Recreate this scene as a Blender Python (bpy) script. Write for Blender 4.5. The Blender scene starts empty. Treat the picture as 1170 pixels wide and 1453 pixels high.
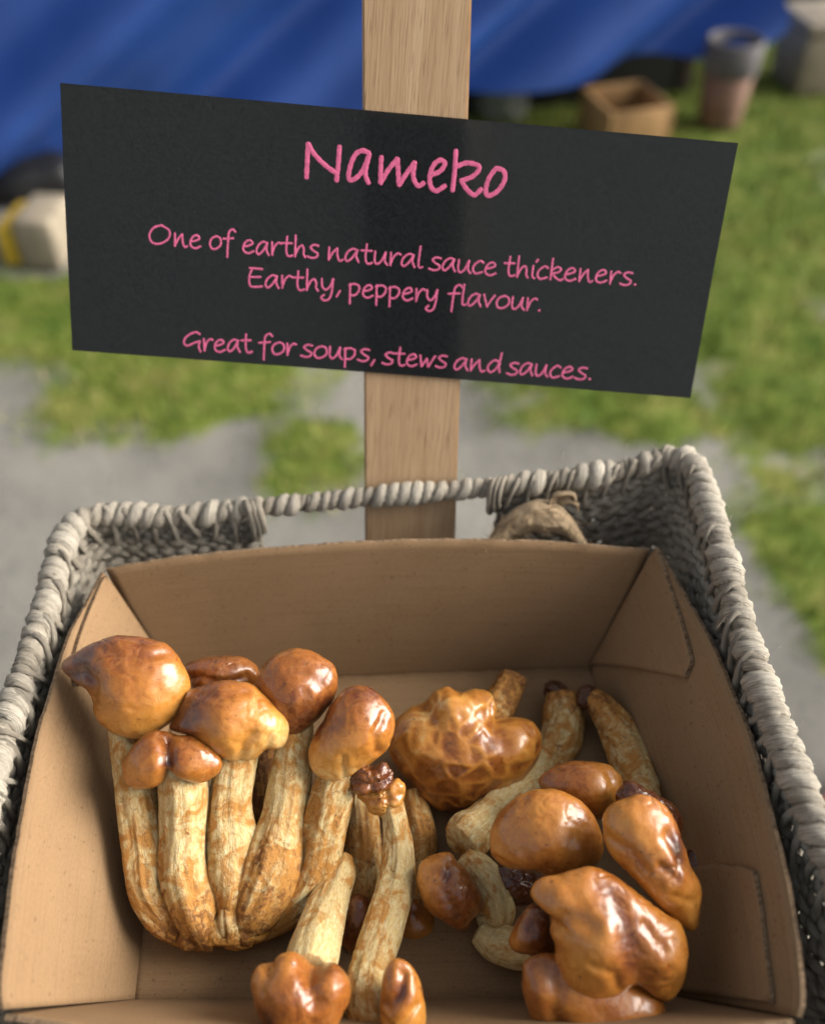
import bpy, bmesh, math, random
import numpy as np
from mathutils import Vector
random.seed(7); rng = np.random.default_rng(7)
SC = bpy.context.scene
COL = SC.collection

# ------------------------------------------------------------------ camera, sky, sun, exposure
CH = 1.28                               # camera height above the ground
PITCH = math.radians(44.5)
FPX = 1350.0                            # focal length in pixels of the 1170 x 1453 photo
sn, cs = math.sin(PITCH), math.cos(PITCH)
AX = np.array([1.0, 0, 0]); AU = np.array([0, sn, cs]); AF = np.array([0, cs, -sn])
EYE = np.array([0, 0, CH])
cam = bpy.data.cameras.new('camera'); camo = bpy.data.objects.new('camera', cam); COL.objects.link(camo)
camo.location = EYE; camo.rotation_euler = (math.pi/2 - PITCH, 0, 0)
cam.sensor_fit = 'VERTICAL'; cam.sensor_height = 24.0; cam.lens = 24.0*FPX/1453.0
cam.clip_start = 0.02; cam.clip_end = 300
cam.dof.use_dof = True; cam.dof.focus_distance = 0.442
cam.dof.aperture_fstop = cam.lens/1000/0.0082
SC.camera = camo
w = bpy.data.worlds.new('World'); SC.world = w; w.use_nodes = True
nt = w.node_tree; nt.nodes.clear()
SUN_DIR = Vector((0.86, 0.08, 0.44)).normalized()
elev = math.asin(SUN_DIR.z); azim = math.atan2(SUN_DIR.x, SUN_DIR.y)
sky = nt.nodes.new('ShaderNodeTexSky'); sky.sky_type = 'NISHITA'; sky.sun_disc = False
sky.sun_elevation = elev; sky.sun_rotation = azim; sky.dust_density = 4.0; sky.air_density = 1.0
hs = nt.nodes.new('ShaderNodeHueSaturation'); hs.inputs['Saturation'].default_value = 0.28
bg = nt.nodes.new('ShaderNodeBackground'); bg.inputs['Strength'].default_value = 0.108
wo = nt.nodes.new('ShaderNodeOutputWorld')
nt.links.new(sky.outputs[0], hs.inputs['Color']); nt.links.new(hs.outputs[0], bg.inputs[0]); nt.links.new(bg.outputs[0], wo.inputs[0])
sl = bpy.data.lights.new('sun', 'SUN'); sl.energy = 3.2; sl.angle = math.radians(42); sl.color = (1.0, 0.95, 0.87)
so = bpy.data.objects.new('sun', sl); COL.objects.link(so)
so.rotation_euler = (-SUN_DIR).to_track_quat('-Z', 'Y').to_euler()
SC.view_settings.view_transform = 'Standard'; SC.view_settings.look = 'None'
SC.view_settings.exposure = 0.78; SC.view_settings.gamma = 1.0
SC.cycles.use_denoising = True
SC.cycles.max_bounces = 8; SC.cycles.diffuse_bounces = 1

# ------------------------------------------------------------------ geometry helpers
def ray(px, py): return (px-585)/FPX*AX + (726.5-py)/FPX*AU + AF
def P(px, py, z): return EYE + z*ray(px, py)
def PH(px, py, h):                       # on the height CH+h
    r = ray(px, py); return EYE + r*(h/r[2])
def PY(px, py, y):
    r = ray(px, py); return EYE + r*(y/r[1])
def PPL(px, py, p0, n):
    r = ray(px, py); return EYE + r*(np.dot(p0-EYE, n)/np.dot(r, n))

def _hash(ix, iy, iz, seed):
    h = (ix*374761393 + iy*668265263 + iz*2147483647 + seed*974711) & 0xffffffff
    h = ((h ^ (h >> 13))*1274126177) & 0xffffffff
    return ((h ^ (h >> 16)) & 0xffff)/65535.0*2-1
def vnoise(p, seed=0):                   # value noise, p (N,3) -> (N,)
    p = np.asarray(p, float); i = np.floor(p).astype(np.int64); f = p-i; u = f*f*f*(f*(f*6-15)+10)
    r = 0
    for dx in (0, 1):
        for dy in (0, 1):
            for dz in (0, 1):
                wt = (u[:, 0] if dx else 1-u[:, 0])*(u[:, 1] if dy else 1-u[:, 1])*(u[:, 2] if dz else 1-u[:, 2])
                r = r + wt*_hash(i[:, 0]+dx, i[:, 1]+dy, i[:, 2]+dz, seed)
    return r
def fbm(p, oct=3, seed=0):
    r = 0; a = 1.0
    for k in range(oct): r = r + a*vnoise(np.asarray(p)*2**k, seed+k*17); a *= 0.5
    return r

def link(o, parent=None):
    COL.objects.link(o)
    if parent is not None: o.parent = parent
    return o
def mesh_obj(name, verts, faces, mats, parent=None, origin=None, smooth=True, tone=None, uv=None, matidx=None):
    verts = np.asarray(verts, float)
    if origin is None:
        origin = np.array(parent['_w']) if parent is not None and '_w' in parent else np.zeros(3)
    me = bpy.data.meshes.new(name)
    me.from_pydata((verts-origin).tolist(), [], [tuple(int(i) for i in f) for f in faces]); me.update()
    if smooth: me.polygons.foreach_set('use_smooth', [True]*len(me.polygons))
    for m in (mats if isinstance(mats, (list, tuple)) else [mats]): me.materials.append(m)
    if matidx is not None: me.polygons.foreach_set('material_index', [int(i) for i in matidx])
    if tone is not None:
        at = me.attributes.new('tone', 'FLOAT', 'POINT'); at.data.foreach_set('value', np.asarray(tone, np.float32))
    if uv is not None:
        l = me.uv_layers.new(name='UVMap'); li = np.zeros(len(me.loops), np.int32); me.loops.foreach_get('vertex_index', li)
        l.data.foreach_set('uv', np.asarray(uv, np.float32)[li].ravel())
    o = bpy.data.objects.new(name, me)
    if parent is None: o.location = origin
    elif '_w' in parent: o['_w'] = parent['_w']
    return link(o, parent)
def thing(name, label, cat, at, group=None):
    o = bpy.data.objects.new(name, None); COL.objects.link(o); o.location = at; o.empty_display_size = 0.02
    o['label'] = label; o['category'] = cat; o['_w'] = [float(v) for v in at]
    if group: o['group'] = group
    return o
def tag(o, label, cat, group=None):
    o['label'] = label; o['category'] = cat
    if group: o['group'] = group
    return o
def struct(o, kind='structure'): o['kind'] = kind; return o

def crom(pts, n, closed=False):          # Catmull-Rom through pts (K,D), n samples
    pts = np.asarray(pts, float); K = len(pts)
    if K == 1: return np.repeat(pts, n, 0)
    if closed: ext = np.vstack([pts[-1], pts, pts[0], pts[1]]); segs = K
    else: ext = np.vstack([2*pts[0]-pts[1], pts, 2*pts[-1]-pts[-2]]); segs = K-1
    t = np.linspace(0, segs, n, endpoint=not closed); i = np.minimum(t.astype(int), segs-1); f = (t-i)[:, None]
    a, b, c, d = ext[i], ext[i+1], ext[i+2], ext[i+3]
    return 0.5*((2*b)+(-a+c)*f+(2*a-5*b+4*c-d)*f**2+(-a+3*b-3*c+d)*f**3)
def even(pts, step=None, n=None):
    d = np.r_[0, np.cumsum(np.linalg.norm(np.diff(pts[:, :3], axis=0), axis=1))]
    if n is None: n = max(2, int(d[-1]/step)+1)
    s = np.linspace(0, d[-1], n)
    return np.stack([np.interp(s, d, pts[:, k]) for k in range(pts.shape[1])], 1), s
def frames(c, up=None):
    t = np.gradient(c, axis=0); t /= np.linalg.norm(t, axis=1)[:, None]+1e-12
    n = np.zeros_like(t)
    if up is not None:
        n = np.asarray(up)-t*(t@np.asarray(up))[:, None]
    else:
        v = np.cross(t[0], [0.3, 0.2, 0.9]); v /= np.linalg.norm(v)
        for k in range(len(c)):
            v = v-t[k]*np.dot(v, t[k]); v /= np.linalg.norm(v); n[k] = v
    n /= np.linalg.norm(n, axis=1)[:, None]
    return t, n, np.cross(t, n)
def ring_faces(nr, ns, close=False):
    F = []
    for i in range(nr-1 if not close else nr):
        a = i*ns; b = ((i+1) % nr)*ns
        for j in range(ns):
            j2 = (j+1) % ns; F.append((a+j, a+j2, b+j2, b+j))
    return F
def grid_faces(nu, nv):
    return [(i*nv+j, i*nv+j+1, (i+1)*nv+j+1, (i+1)*nv+j) for i in range(nu-1) for j in range(nv-1)]

# ------------------------------------------------------------------ materials
class N:
    def __init__(s, name):
        s.m = bpy.data.materials.new(name); s.m.use_nodes = True; s.t = s.m.node_tree
        s.b = s.t.nodes['Principled BSDF']; s.out = s.t.nodes['Material Output']
    def n(s, typ, ins=None, **kw):
        nd = s.t.nodes.new(typ)
        for k, v in kw.items(): setattr(nd, k, v)
        for k, v in (ins or {}).items():
            if isinstance(v, bpy.types.NodeSocket): s.t.links.new(v, nd.inputs[k])
            else: nd.inputs[k].default_value = v
        return nd
    def set(s, **kw):
        for k, v in kw.items():
            k = k.replace('_', ' ')
            if isinstance(v, bpy.types.NodeSocket): s.t.links.new(v, s.b.inputs[k])
            else: s.b.inputs[k].default_value = v
    def coord(s, scale=(1, 1, 1), which='Object'):
        tc = s.n('ShaderNodeTexCoord'); mp = s.n('ShaderNodeMapping', {0: tc.outputs[which], 'Scale': scale}); return mp.outputs[0]
    def noise(s, vec, scale, detail=4, rough=0.55, dist=0.0):
        return s.n('ShaderNodeTexNoise', {'Vector': vec, 'Scale': scale, 'Detail': detail, 'Roughness': rough, 'Distortion': dist}).outputs[0]
    def ramp(s, fac, stops):
        r = s.n('ShaderNodeValToRGB', {0: fac}); e = r.color_ramp.elements
        while len(e) < len(stops): e.new(0.5)
        for k, (p, c) in enumerate(stops):
            e[k].position = p; e[k].color = (*c, 1) if len(c) == 3 else c
        return r.outputs[0]
    def mix(s, fac, a, b, mode='MIX'):
        m = s.n('ShaderNodeMix', data_type='RGBA', blend_type=mode)
        for sock, v in ((m.inputs[0], fac), (m.inputs[6], a), (m.inputs[7], b)):
            if isinstance(v, bpy.types.NodeSocket): s.t.links.new(v, sock)
            else: sock.default_value = (*v, 1) if isinstance(v, tuple) and len(v) == 3 else v
        return m.outputs[2]
    def math(s, op, a, b=0.0, c=0.0):
        return s.n('ShaderNodeMath', {0: a, 1: b, 2: c}, operation=op).outputs[0]
    def mr(s, v, a, b, c=0.0, d=1.0):
        return s.n('ShaderNodeMapRange', {0: v, 1: a, 2: b, 3: c, 4: d}).outputs[0]
    def bump(s, h, strength=0.3, dist=0.001, normal=None):
        ins = {'Height': h, 'Strength': strength, 'Distance': dist}
        if normal is not None: ins['Normal'] = normal
        return s.n('ShaderNodeBump', ins).outputs[0]
    def attr(s, name='tone'): return s.n('ShaderNodeAttribute', attribute_name=name).outputs['Fac']

def mat_cardboard():
    m = N('kraft_cardboard'); c = m.coord(which='UV')
    fib = m.noise(m.n('ShaderNodeMapping', {0: c, 'Scale': (1, 1.7, 1)}).outputs[0], 520, 5, 0.7)
    lines = m.noise(m.n('ShaderNodeMapping', {0: c, 'Scale': (0.05, 2.0, 1)}).outputs[0], 330, 2, 0.6)
    big = m.noise(c, 14, 4, 0.6)
    speck = m.noise(c, 420, 1, 0.5)
    col = m.ramp(big, [(0.3, (0.215, 0.128, 0.063)), (0.7, (0.280, 0.173, 0.089))])
    col = m.mix(m.mr(fib, 0.35, 0.72, 0.0, 0.5), col, (0.36, 0.228, 0.118))
    col = m.mix(m.mr(lines, 0.5, 0.75, 0.0, 0.3), col, (0.15, 0.088, 0.042))
    col = m.mix(m.mr(speck, 0.67, 0.75, 0.0, 0.6), col, (0.12, 0.065, 0.03))
    h = m.math('ADD', m.math('MULTIPLY', fib, 0.5), lines)
    m.set(Base_Color=col, Roughness=0.82, Specular_IOR_Level=0.25, Normal=m.bump(h, 0.25, 0.0006))
    return m.m
def mat_cardedge():
    m = N('corrugated_edge'); c = m.coord(which='UV')
    wv = m.noise(c, 500, 3, 0.6)
    col = m.ramp(wv, [(0.3, (0.10, 0.06, 0.03)), (0.65, (0.34, 0.225, 0.13))])
    m.set(Base_Color=col, Roughness=0.9, Normal=m.bump(wv, 0.8, 0.001)); return m.m
def mat_wood():
    m = N('oak_stake'); c = m.coord(which='UV')
    def st(k): return m.n('ShaderNodeMapping', {0: c, 'Scale': (1, k, 1)}).outputs[0]
    g1 = m.noise(st(0.02), 700, 4, 0.6, 0.2); g2 = m.noise(st(0.06), 60, 3, 0.5, 1.2); pores = m.noise(st(0.035), 1500, 2, 0.5)
    col = m.ramp(g2, [(0.3, (0.47, 0.30, 0.165)), (0.7, (0.58, 0.40, 0.235))])
    col = m.mix(m.mr(g1, 0.42, 0.72, 0, 0.6), col, (0.35, 0.21, 0.105))
    col = m.mix(m.mr(pores, 0.58, 0.70, 0, 0.6), col, (0.22, 0.125, 0.06))
    h = m.math('SUBTRACT', g1, pores)
    m.set(Base_Color=col, Roughness=0.7, Specular_IOR_Level=0.3, Normal=m.bump(h, 0.3, 0.0005)); return m.m
def mat_card():
    m = N('black_card'); c = m.coord()
    sp = m.noise(c, 620, 3, 0.7); big = m.noise(c, 30, 4, 0.6)
    col = m.ramp(sp, [(0.33, (0.005, 0.0065, 0.0075)), (0.75, (0.028, 0.032, 0.035))])
    col = m.mix(m.mr(big, 0.35, 0.7, 0, 0.3), col, (0.02, 0.022, 0.023))
    m.set(Base_Color=col, Roughness=0.7, Specular_IOR_Level=0.22, Normal=m.bump(sp, 0.2, 0.0004))
    tr = m.n('ShaderNodeBsdfTranslucent', {'Color': (0.46, 0.48, 0.48, 1)})
    mx = m.n('ShaderNodeMixShader', {0: 0.36, 1: m.b.outputs[0], 2: tr.outputs[0]})
    m.t.links.new(mx.outputs[0], m.out.inputs[0]); return m.m
def mat_plain(name, col, rough=0.7, var=0.25, scale=20, **kw):
    m = N(name); c = m.coord(); nz = m.noise(c, scale, 4, 0.6)
    d = tuple(v*(1-var) for v in col); l = tuple(min(1, v*(1+var)) for v in col)
    m.set(Base_Color=m.ramp(nz, [(0.3, d), (0.7, l)]), Roughness=rough, Normal=m.bump(nz, 0.2, 0.002), **kw); return m.m
def mat_rope():
    m = N('paper_rope'); t = m.attr(); c = m.coord(which='UV')
    fib = m.noise(m.n('ShaderNodeMapping', {0: c, 'Scale': (1.0, 0.07, 1)}).outputs[0], 11, 5, 0.68, 0.4)
    o = m.coord(); big = m.noise(o, 45, 3)
    col = m.ramp(t, [(0.0, (0.28, 0.238, 0.18)), (0.5, (0.51, 0.445, 0.35)), (1.0, (0.70, 0.635, 0.52))])
    col = m.mix(m.mr(fib, 0.46, 0.70, 0, 0.75), col, (0.13, 0.108, 0.082))
    col = m.mix(m.mr(big, 0.4, 0.7, 0, 0.25), col, (0.40, 0.34, 0.26))
    m.set(Base_Color=col, Roughness=0.62, Specular_IOR_Level=0.35, Normal=m.bump(fib, 0.9, 0.0028)); return m.m
def mat_cap():
    m = N('mushroom_cap_skin'); t = m.attr(); c = m.coord()
    n1 = m.noise(c, 38, 5, 0.6, 0.5); vein = m.n('ShaderNodeTexVoronoi', {'Vector': m.mix(0.03, c, m.n('ShaderNodeTexNoise', {'Vector': c, 'Scale': 60.0}).outputs[1]), 'Scale': 95.0}, feature='DISTANCE_TO_EDGE').outputs[0]; n2 = m.noise(c, 150, 6, 0.66, 1.6); n3 = m.noise(c, 700, 3, 0.6)
    tt = m.math('ADD', t, m.mr(n1, 0.25, 0.75, -0.13, 0.13)); tt = m.math('ADD', tt, m.mr(n2, 0.3, 0.7, -0.09, 0.09))
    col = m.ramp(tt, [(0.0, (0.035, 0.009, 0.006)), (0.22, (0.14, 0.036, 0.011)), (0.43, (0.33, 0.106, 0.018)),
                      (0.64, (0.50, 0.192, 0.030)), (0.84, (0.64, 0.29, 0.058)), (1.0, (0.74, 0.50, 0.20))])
    spk = m.noise(c, 330, 2, 0.5)
    col = m.mix(m.mr(spk, 0.69, 0.74, 0, 0.65), col, (0.06, 0.02, 0.01))
    h = m.math('ADD', m.math('MULTIPLY', n2, 0.7), m.math('MULTIPLY', n3, 0.12)); h = m.math('ADD', h, m.math('MULTIPLY', n1, 1.2)); col = m.mix(m.math('MULTIPLY', m.mr(vein, 0.0, 0.09, 0.16, 0.0), n1), col, (0.75, 0.45, 0.16))
    m.set(Base_Color=col, Roughness=m.mr(n2, 0.3, 0.7, 0.24, 0.42), Specular_IOR_Level=0.5, Normal=m.bump(h, 0.30, 0.0012),
          Subsurface_Weight=0.12, Subsurface_Radius=(1.0, 0.4, 0.15), Subsurface_Scale=0.003,
          Coat_Weight=0.5, Coat_Roughness=0.15)
    return m.m
def mat_stem():
    m = N('mushroom_stem_flesh'); t = m.attr(); c = m.coord(which='UV'); o = m.coord()
    long = m.noise(m.n('ShaderNodeMapping', {0: c, 'Scale': (1, 0.22, 1)}).outputs[0], 13, 5, 0.65, 0.6)
    fine = m.noise(m.n('ShaderNodeMapping', {0: c, 'Scale': (1, 0.12, 1)}).outputs[0], 40, 4, 0.6, 0.3)
    bl = m.noise(o, 95, 5, 0.65, 1.2); bl2 = m.noise(o, 270, 5, 0.68, 0.8)
    col = m.ramp(long, [(0.25, (0.56, 0.345, 0.10)), (0.48, (0.74, 0.545, 0.24)), (0.68, (0.84, 0.715, 0.43))])
    st = m.math('ADD', bl, m.mr(t, 0, 1, -0.18, 0.25))
    col = m.mix(m.mr(st, 0.43, 0.60, 0, 0.9), col, (0.53, 0.22, 0.03))
    st2 = m.math('ADD', bl2, m.mr(t, 0, 1, -0.20, 0.20))
    col = m.mix(m.mr(st2, 0.57, 0.72, 0, 0.85), col, (0.20, 0.075, 0.022))
    col = m.mix(m.mr(fine, 0.58, 0.78, 0, 0.35), col, (0.36, 0.20, 0.075))
    h = m.math('ADD', m.math('MULTIPLY', long, 1.2), m.math('MULTIPLY', fine, 0.6)); h = m.math('ADD', h, bl2)
    m.set(Base_Color=col, Roughness=0.55, Specular_IOR_Level=0.4, Normal=m.bump(h, 0.6, 0.0014),
          Subsurface_Weight=0.15, Subsurface_Radius=(1.0, 0.6, 0.3), Subsurface_Scale=0.002)
    return m.m
def mat_ground():
    m = N('gravel_path_and_turf'); t = m.attr(); o = m.coord()
    g = m.noise(o, 55, 5, 0.7); g2 = m.noise(o, 2.2, 4, 0.6); peb = m.n('ShaderNodeTexVoronoi', {'Vector': o, 'Scale': 60.0}).outputs['Distance']
    path = m.ramp(g2, [(0.3, (0.12, 0.113, 0.10)), (0.7, (0.32, 0.30, 0.26))])
    path = m.mix(m.mr(g, 0.35, 0.7, 0, 0.45), path, (0.27, 0.255, 0.225))
    path = m.mix(m.mr(peb, 0.0, 0.5, 0.35, 0), path, (0.10, 0.095, 0.085))
    gn = m.noise(o, 9, 4, 0.65)
    grass = m.ramp(gn, [(0.3, (0.07, 0.12, 0.015)), (0.5, (0.135, 0.18, 0.028)), (0.72, (0.26, 0.25, 0.068))])
    tt = m.math('ADD', t, m.mr(m.noise(o, 14, 6, 0.7), 0.25, 0.75, -0.38, 0.38))
    col = m.mix(m.mr(tt, 0.30, 0.70, 0, 1), path, grass)
    m.set(Base_Color=col, Roughness=0.95, Specular_IOR_Level=0.2, Normal=m.bump(g, 0.6, 0.01)); return m.m
def mat_blades():
    m = N('grass_blades'); t = m.attr()
    col = m.ramp(t, [(0.0, (0.06, 0.115, 0.012)), (0.55, (0.165, 0.215, 0.028)), (0.85, (0.26, 0.27, 0.06)), (1.0, (0.36, 0.29, 0.12))])
    m.set(Base_Color=col, Roughness=0.6, Specular_IOR_Level=0.3, Subsurface_Weight=0.0); return m.m
def mat_tarp():
    m = N('blue_tarpaulin'); c = m.coord(); nz = m.noise(c, 6, 4, 0.6)
    m.set(Base_Color=m.ramp(nz, [(0.2, (0.018, 0.058, 0.25)), (0.8, (0.026, 0.078, 0.31))]), Roughness=0.36, Normal=m.bump(nz, 0.1, 0.01)); return m.m
def mat_burlap():
    m = N('burlap'); c = m.coord(which='UV')
    a = m.n('ShaderNodeTexWave', {'Vector': c, 'Scale': 2.2, 'Distortion': 1.2, 'Detail': 2.0}).outputs[1]
    b = m.n('ShaderNodeTexWave', {'Vector': c, 'Scale': 2.2, 'Distortion': 1.2, 'Detail': 2.0}, bands_direction='Y').outputs[1]
    h = m.math('MULTIPLY', a, b); nz = m.noise(m.coord(), 120, 4, 0.6)
    col = m.mix(m.mr(h, 0.0, 0.6), (0.34, 0.23, 0.13), (0.72, 0.59, 0.41)); col = m.mix(m.mr(nz, 0.3, 0.7, 0, 0.4), col, (0.36, 0.25, 0.14))
    m.set(Base_Color=col, Roughness=0.9, Normal=m.bump(h, 0.9, 0.0012), Specular_IOR_Level=0.2); return m.m
MCB, MCE, MWOOD, MCARD = mat_cardboard(), mat_cardedge(), mat_wood(), mat_card()
MROPE, MCAP, MSTEM = mat_rope(), mat_cap(), mat_stem()
MGROUND, MBLADE, MTARP, MBURL = mat_ground(), mat_blades(), mat_tarp(), mat_burlap()
MPINK = mat_plain('pink_marker', (0.80, 0.15, 0.31), 0.6, 0.08, 300)
MPAPER = mat_plain('pale_paper_edge', (0.42, 0.40, 0.37), 0.8)
MCORE = mat_plain('dark_rope_core', (0.10, 0.082, 0.062), 0.9)
MCRUST = mat_plain('dark_torn_flesh', (0.075, 0.028, 0.012), 0.4, 0.6, 240, Specular_IOR_Level=0.5)

# ------------------------------------------------------------------ ground: one sheet, turf patches in the path
def wblob(px, py, rx, ry):               # a patch on the ground seen about there, as a world ellipse
    c = PH(px, py, -CH); r = PH(px+rx, py, -CH)[0]-c[0]
    y1 = PH(px, py-ry, -CH)[1]; y0 = PH(px, py+ry, -CH)[1]
    return c[0], (y0+y1)/2, r, (y1-y0)/2
TURF = [wblob(*a) for a in ((170, 450, 280, 70), (260, 530, 170, 70), (300, 580, 80, 35), (445, 645, 80, 50), (1000, 330, 340, 170), (1120, 500, 220, 120), (860, 500, 160, 60),
                            (860, 615, 150, 60), (1090, 590, 110, 70), (1120, 790, 130, 130), (1160, 900, 80, 70), (20, 430, 140, 50), (600, 300, 300, 120), (1000, 220, 240, 60), (1000, 640, 60, 25))]
def turf(x, y):
    q = np.stack([x, y, 0*x], 1); wob = 0.30*fbm(q*3.1, 5, 77); x = x+0.12*fbm(q*2, 3, 71); y = y+0.12*fbm(q*2, 3, 72)
    m = np.zeros_like(x)
    for cx, cy, rx, ry in TURF:
        d = np.sqrt(((x-cx)/rx)**2+((y-cy)/ry)**2); m = np.maximum(m, np.clip(1.5-d+wob, 0, 1))
    far = np.clip((y-2.5)/0.5, 0, 1)*np.clip((x+0.9)/.4, 0, 1)
    return np.maximum(m, far)
gx = np.r_[-60, -25, -10, np.linspace(-4, 4, 161), 10, 25, 60]; gy = np.r_[-30, -8, -3, np.linspace(0, 6, 121), 9, 15, 30, 80]
XX, YY = np.meshgrid(gx, gy, indexing='ij')
gv = np.stack([XX.ravel(), YY.ravel(), 0*XX.ravel()], 1)
near = (abs(gv[:, 0]) < 4) & (gv[:, 1] > 0) & (gv[:, 1] < 6)
gt = turf(gv[:, 0], gv[:, 1]); gv[:, 2] += near*(0.012*gt+0.004*vnoise(gv*9, 3))
struct(mesh_obj('ground', gv, grid_faces(len(gx), len(gy)), MGROUND, tone=gt))
nb = 70000
bx = rng.uniform(-2.6, 2.6, nb*2); by = rng.uniform(0.55, 4.6, nb*2); bt = turf(bx, by)+0.3*vnoise(np.stack([bx*7, by*7, 0*bx], 1), 5)
k = (bt+rng.normal(0, .16, len(bt)) > 0.5); bx, by = bx[k][:nb], by[k][:nb]; nb = len(bx)
hh = rng.uniform(0.012, 0.04, nb); an = rng.uniform(0, 2*math.pi, nb); wd = rng.uniform(0.0015, 0.003, nb); ln = rng.uniform(-0.02, 0.02, (nb, 2))
V = np.zeros((nb, 3, 3)); V[:, :, 0] = bx[:, None]; V[:, :, 1] = by[:, None]; V[:, :, 2] = 0.008
V[:, 0, 0] -= np.cos(an)*wd; V[:, 0, 1] -= np.sin(an)*wd; V[:, 1, 0] += np.cos(an)*wd; V[:, 1, 1] += np.sin(an)*wd
V[:, 2, 0] += ln[:, 0]; V[:, 2, 1] += ln[:, 1]; V[:, 2, 2] += hh
tn = np.clip(0.5+0.35*vnoise(np.stack([bx*3, by*3, 0*bx], 1), 9)+rng.normal(0, 0.18, nb), 0, 1)
struct(mesh_obj('grass', V.reshape(-1, 3), np.arange(nb*3).reshape(-1, 3), MBLADE, tone=np.repeat(tn, 3), smooth=False), 'stuff')

# ------------------------------------------------------------------ background stall and clutter
def box_mesh(c, size, rz=0.0, bev=0.004, taper=1.0):
    bm = bmesh.new(); bmesh.ops.create_cube(bm, size=1.0)
    for v in bm.verts:
        f = taper if v.co.z < 0 else 1.0
        v.co = Vector((v.co.x*size[0]*f, v.co.y*size[1]*f, v.co.z*size[2]))
    bmesh.ops.bevel(bm, geom=bm.edges[:], offset=bev, segments=2, affect='EDGES', profile=0.5)
    R = np.array([[math.cos(rz), -math.sin(rz), 0], [math.sin(rz), math.cos(rz), 0], [0, 0, 1]])
    vs = np.array([v.co[:] for v in bm.verts])@R.T+np.asarray(c); fs = [[v.index for v in f.verts] for f in bm.faces]; bm.free()
    return vs, fs
def join(parts):
    V, F, n = [], [], 0
    for v, f in parts:
        V.append(v); F += [[i+n for i in q] for q in f]; n += len(v)
    return np.vstack(V), F
A = np.array([-2.2, 2.29]); B = np.array([1.12, 3.28]); dv = (B-A); L = np.linalg.norm(dv); dv = dv/L; nrm = np.array([-dv[1], dv[0]])
MDARKW = mat_plain('dark_timber', (0.05, 0.036, 0.026), 0.8)
tb = thing('trestle_table', 'dark trestle table standing under the long blue tarpaulin', 'table', (*(A+dv*L*0.5+nrm*0.5), 0))
def on(s, d, z): q = A+dv*s+nrm*d; return np.array([q[0], q[1], z])
ang = math.atan2(dv[1], dv[0])
mesh_obj('table_top', *box_mesh(on(L/2, 0.55, 0.83), (L-0.08, 0.9, 0.03), ang), MDARKW, tb)
for s in (0.15, L-0.15):
    for d in (0.16, 0.92): mesh_obj('leg', *box_mesh(on(s, d, 0.407), (0.05, 0.05, 0.815), ang), MDARKW, tb)
ns, nd = 150, 70
S, T = np.meshgrid(np.linspace(0, L, ns), np.linspace(0, 1, nd), indexing='ij')
bot = np.interp(S, [0, 1.0, 2.1, 2.5, L], [0.03, 0.065, 0.125, 0.15, 0.21])
# front drape (T<.5), top (.5..0.75), back drape
Z = np.where(T < 0.5, bot+(0.86-bot)*(T/0.5), np.where(T < 0.72, 0.86, 0.86-(T-0.72)/0.28*0.84))
D = np.where(T < 0.5, 0.0, np.where(T < 0.72, (T-0.5)/0.22*1.1, 1.1))
ph = S*1.0-Z*1.55
fold = 0.085*np.sin(ph*8.5+1.6*np.sin(ph*2.3+Z))+0.03*np.sin(ph*17+2*Z)+0.012*vnoise(np.stack([S.ravel()*3, Z.ravel()*4, 0*S.ravel()], 1), 4).reshape(S.shape)
fold = fold*np.where(T < 0.5, np.clip((0.86-Z)*4, 0, 1), 0.12)
D = D-fold-0.06*(T < 0.5)*(0.86-Z)
tv = np.stack([A[0]+dv[0]*S+nrm[0]*D, A[1]+dv[1]*S+nrm[1]*D, Z+0.006*np.sin(S*14)*(T >= 0.5)*(T < .72)], -1).reshape(-1, 3)
tv2 = tv.copy(); 
tarp = mesh_obj('tarpaulin', tv, grid_faces(ns, nd), MTARP, origin=on(L/2, 0.5, 0.86))
tag(tarp, 'creased blue tarpaulin hanging over the stall table behind the sign', 'tarpaulin')
# right end skirt of the tarpaulin as part of the same cloth
ne = 30
E1, E2 = np.meshgrid(np.linspace(0, 1.1, ne), np.linspace(0, 1, 24), indexing='ij')
ez = 0.21+(0.855-0.21)*E2; es = L+0.012+0.02*np.sin(E1*16+2*E2)*(1-E2)
ev = np.stack([A[0]+dv[0]*es+nrm[0]*E1, A[1]+dv[1]*es+nrm[1]*E1, ez], -1).reshape(-1, 3)
mesh_obj('side_skirt', ev-np.array(tarp.location), grid_faces(ne, 24), MTARP, tarp, origin=np.zeros(3))

def crate(name, label, cat, c, size, rz, mat, slats=True):
    t = thing(name, label, cat, c)
    sx, sy, sz = size; th = 0.012; c = np.asarray(c, float)
    def bp(nm, off, sc, m=mat):
        R = np.array([[math.cos(rz), -math.sin(rz), 0], [math.sin(rz), math.cos(rz), 0], [0, 0, 1]])
        mesh_obj(nm, *box_mesh(c+R@np.asarray(off), sc, rz, 0.003), m, t)
    bp('bottom_panel', (0, 0, th/2+0.001), (sx-2.2*th, sy-2.2*th, th))
    for s in (-1, 1):
        bp('side_panel', (s*(sx-th)/2, 0, sz/2), (th, sy, sz)); bp('end_panel', (0, s*(sy-th)/2, sz/2), (sx-2.2*th, th, sz))
    return t
MTAN = mat_plain('tan_pine', (0.30, 0.17, 0.065), 0.8); MBEIGE = mat_plain('pale_card', (0.30, 0.25, 0.18), 0.8)
MYEL = mat_plain('yellow_plastic', (0.62, 0.40, 0.03), 0.5); MBROWN = mat_plain('brown_bark', (0.20, 0.11, 0.075), 0.8, 0.35, 40); MWHITE = mat_plain('white_enamel', (0.12, 0.11, 0.115), 0.9)
MTEAL = mat_plain('dark_green_plastic', (0.016, 0.032, 0.028), 0.5); MSACK = mat_plain('grey_green_cloth', (0.16, 0.17, 0.14), 0.9)
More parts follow.
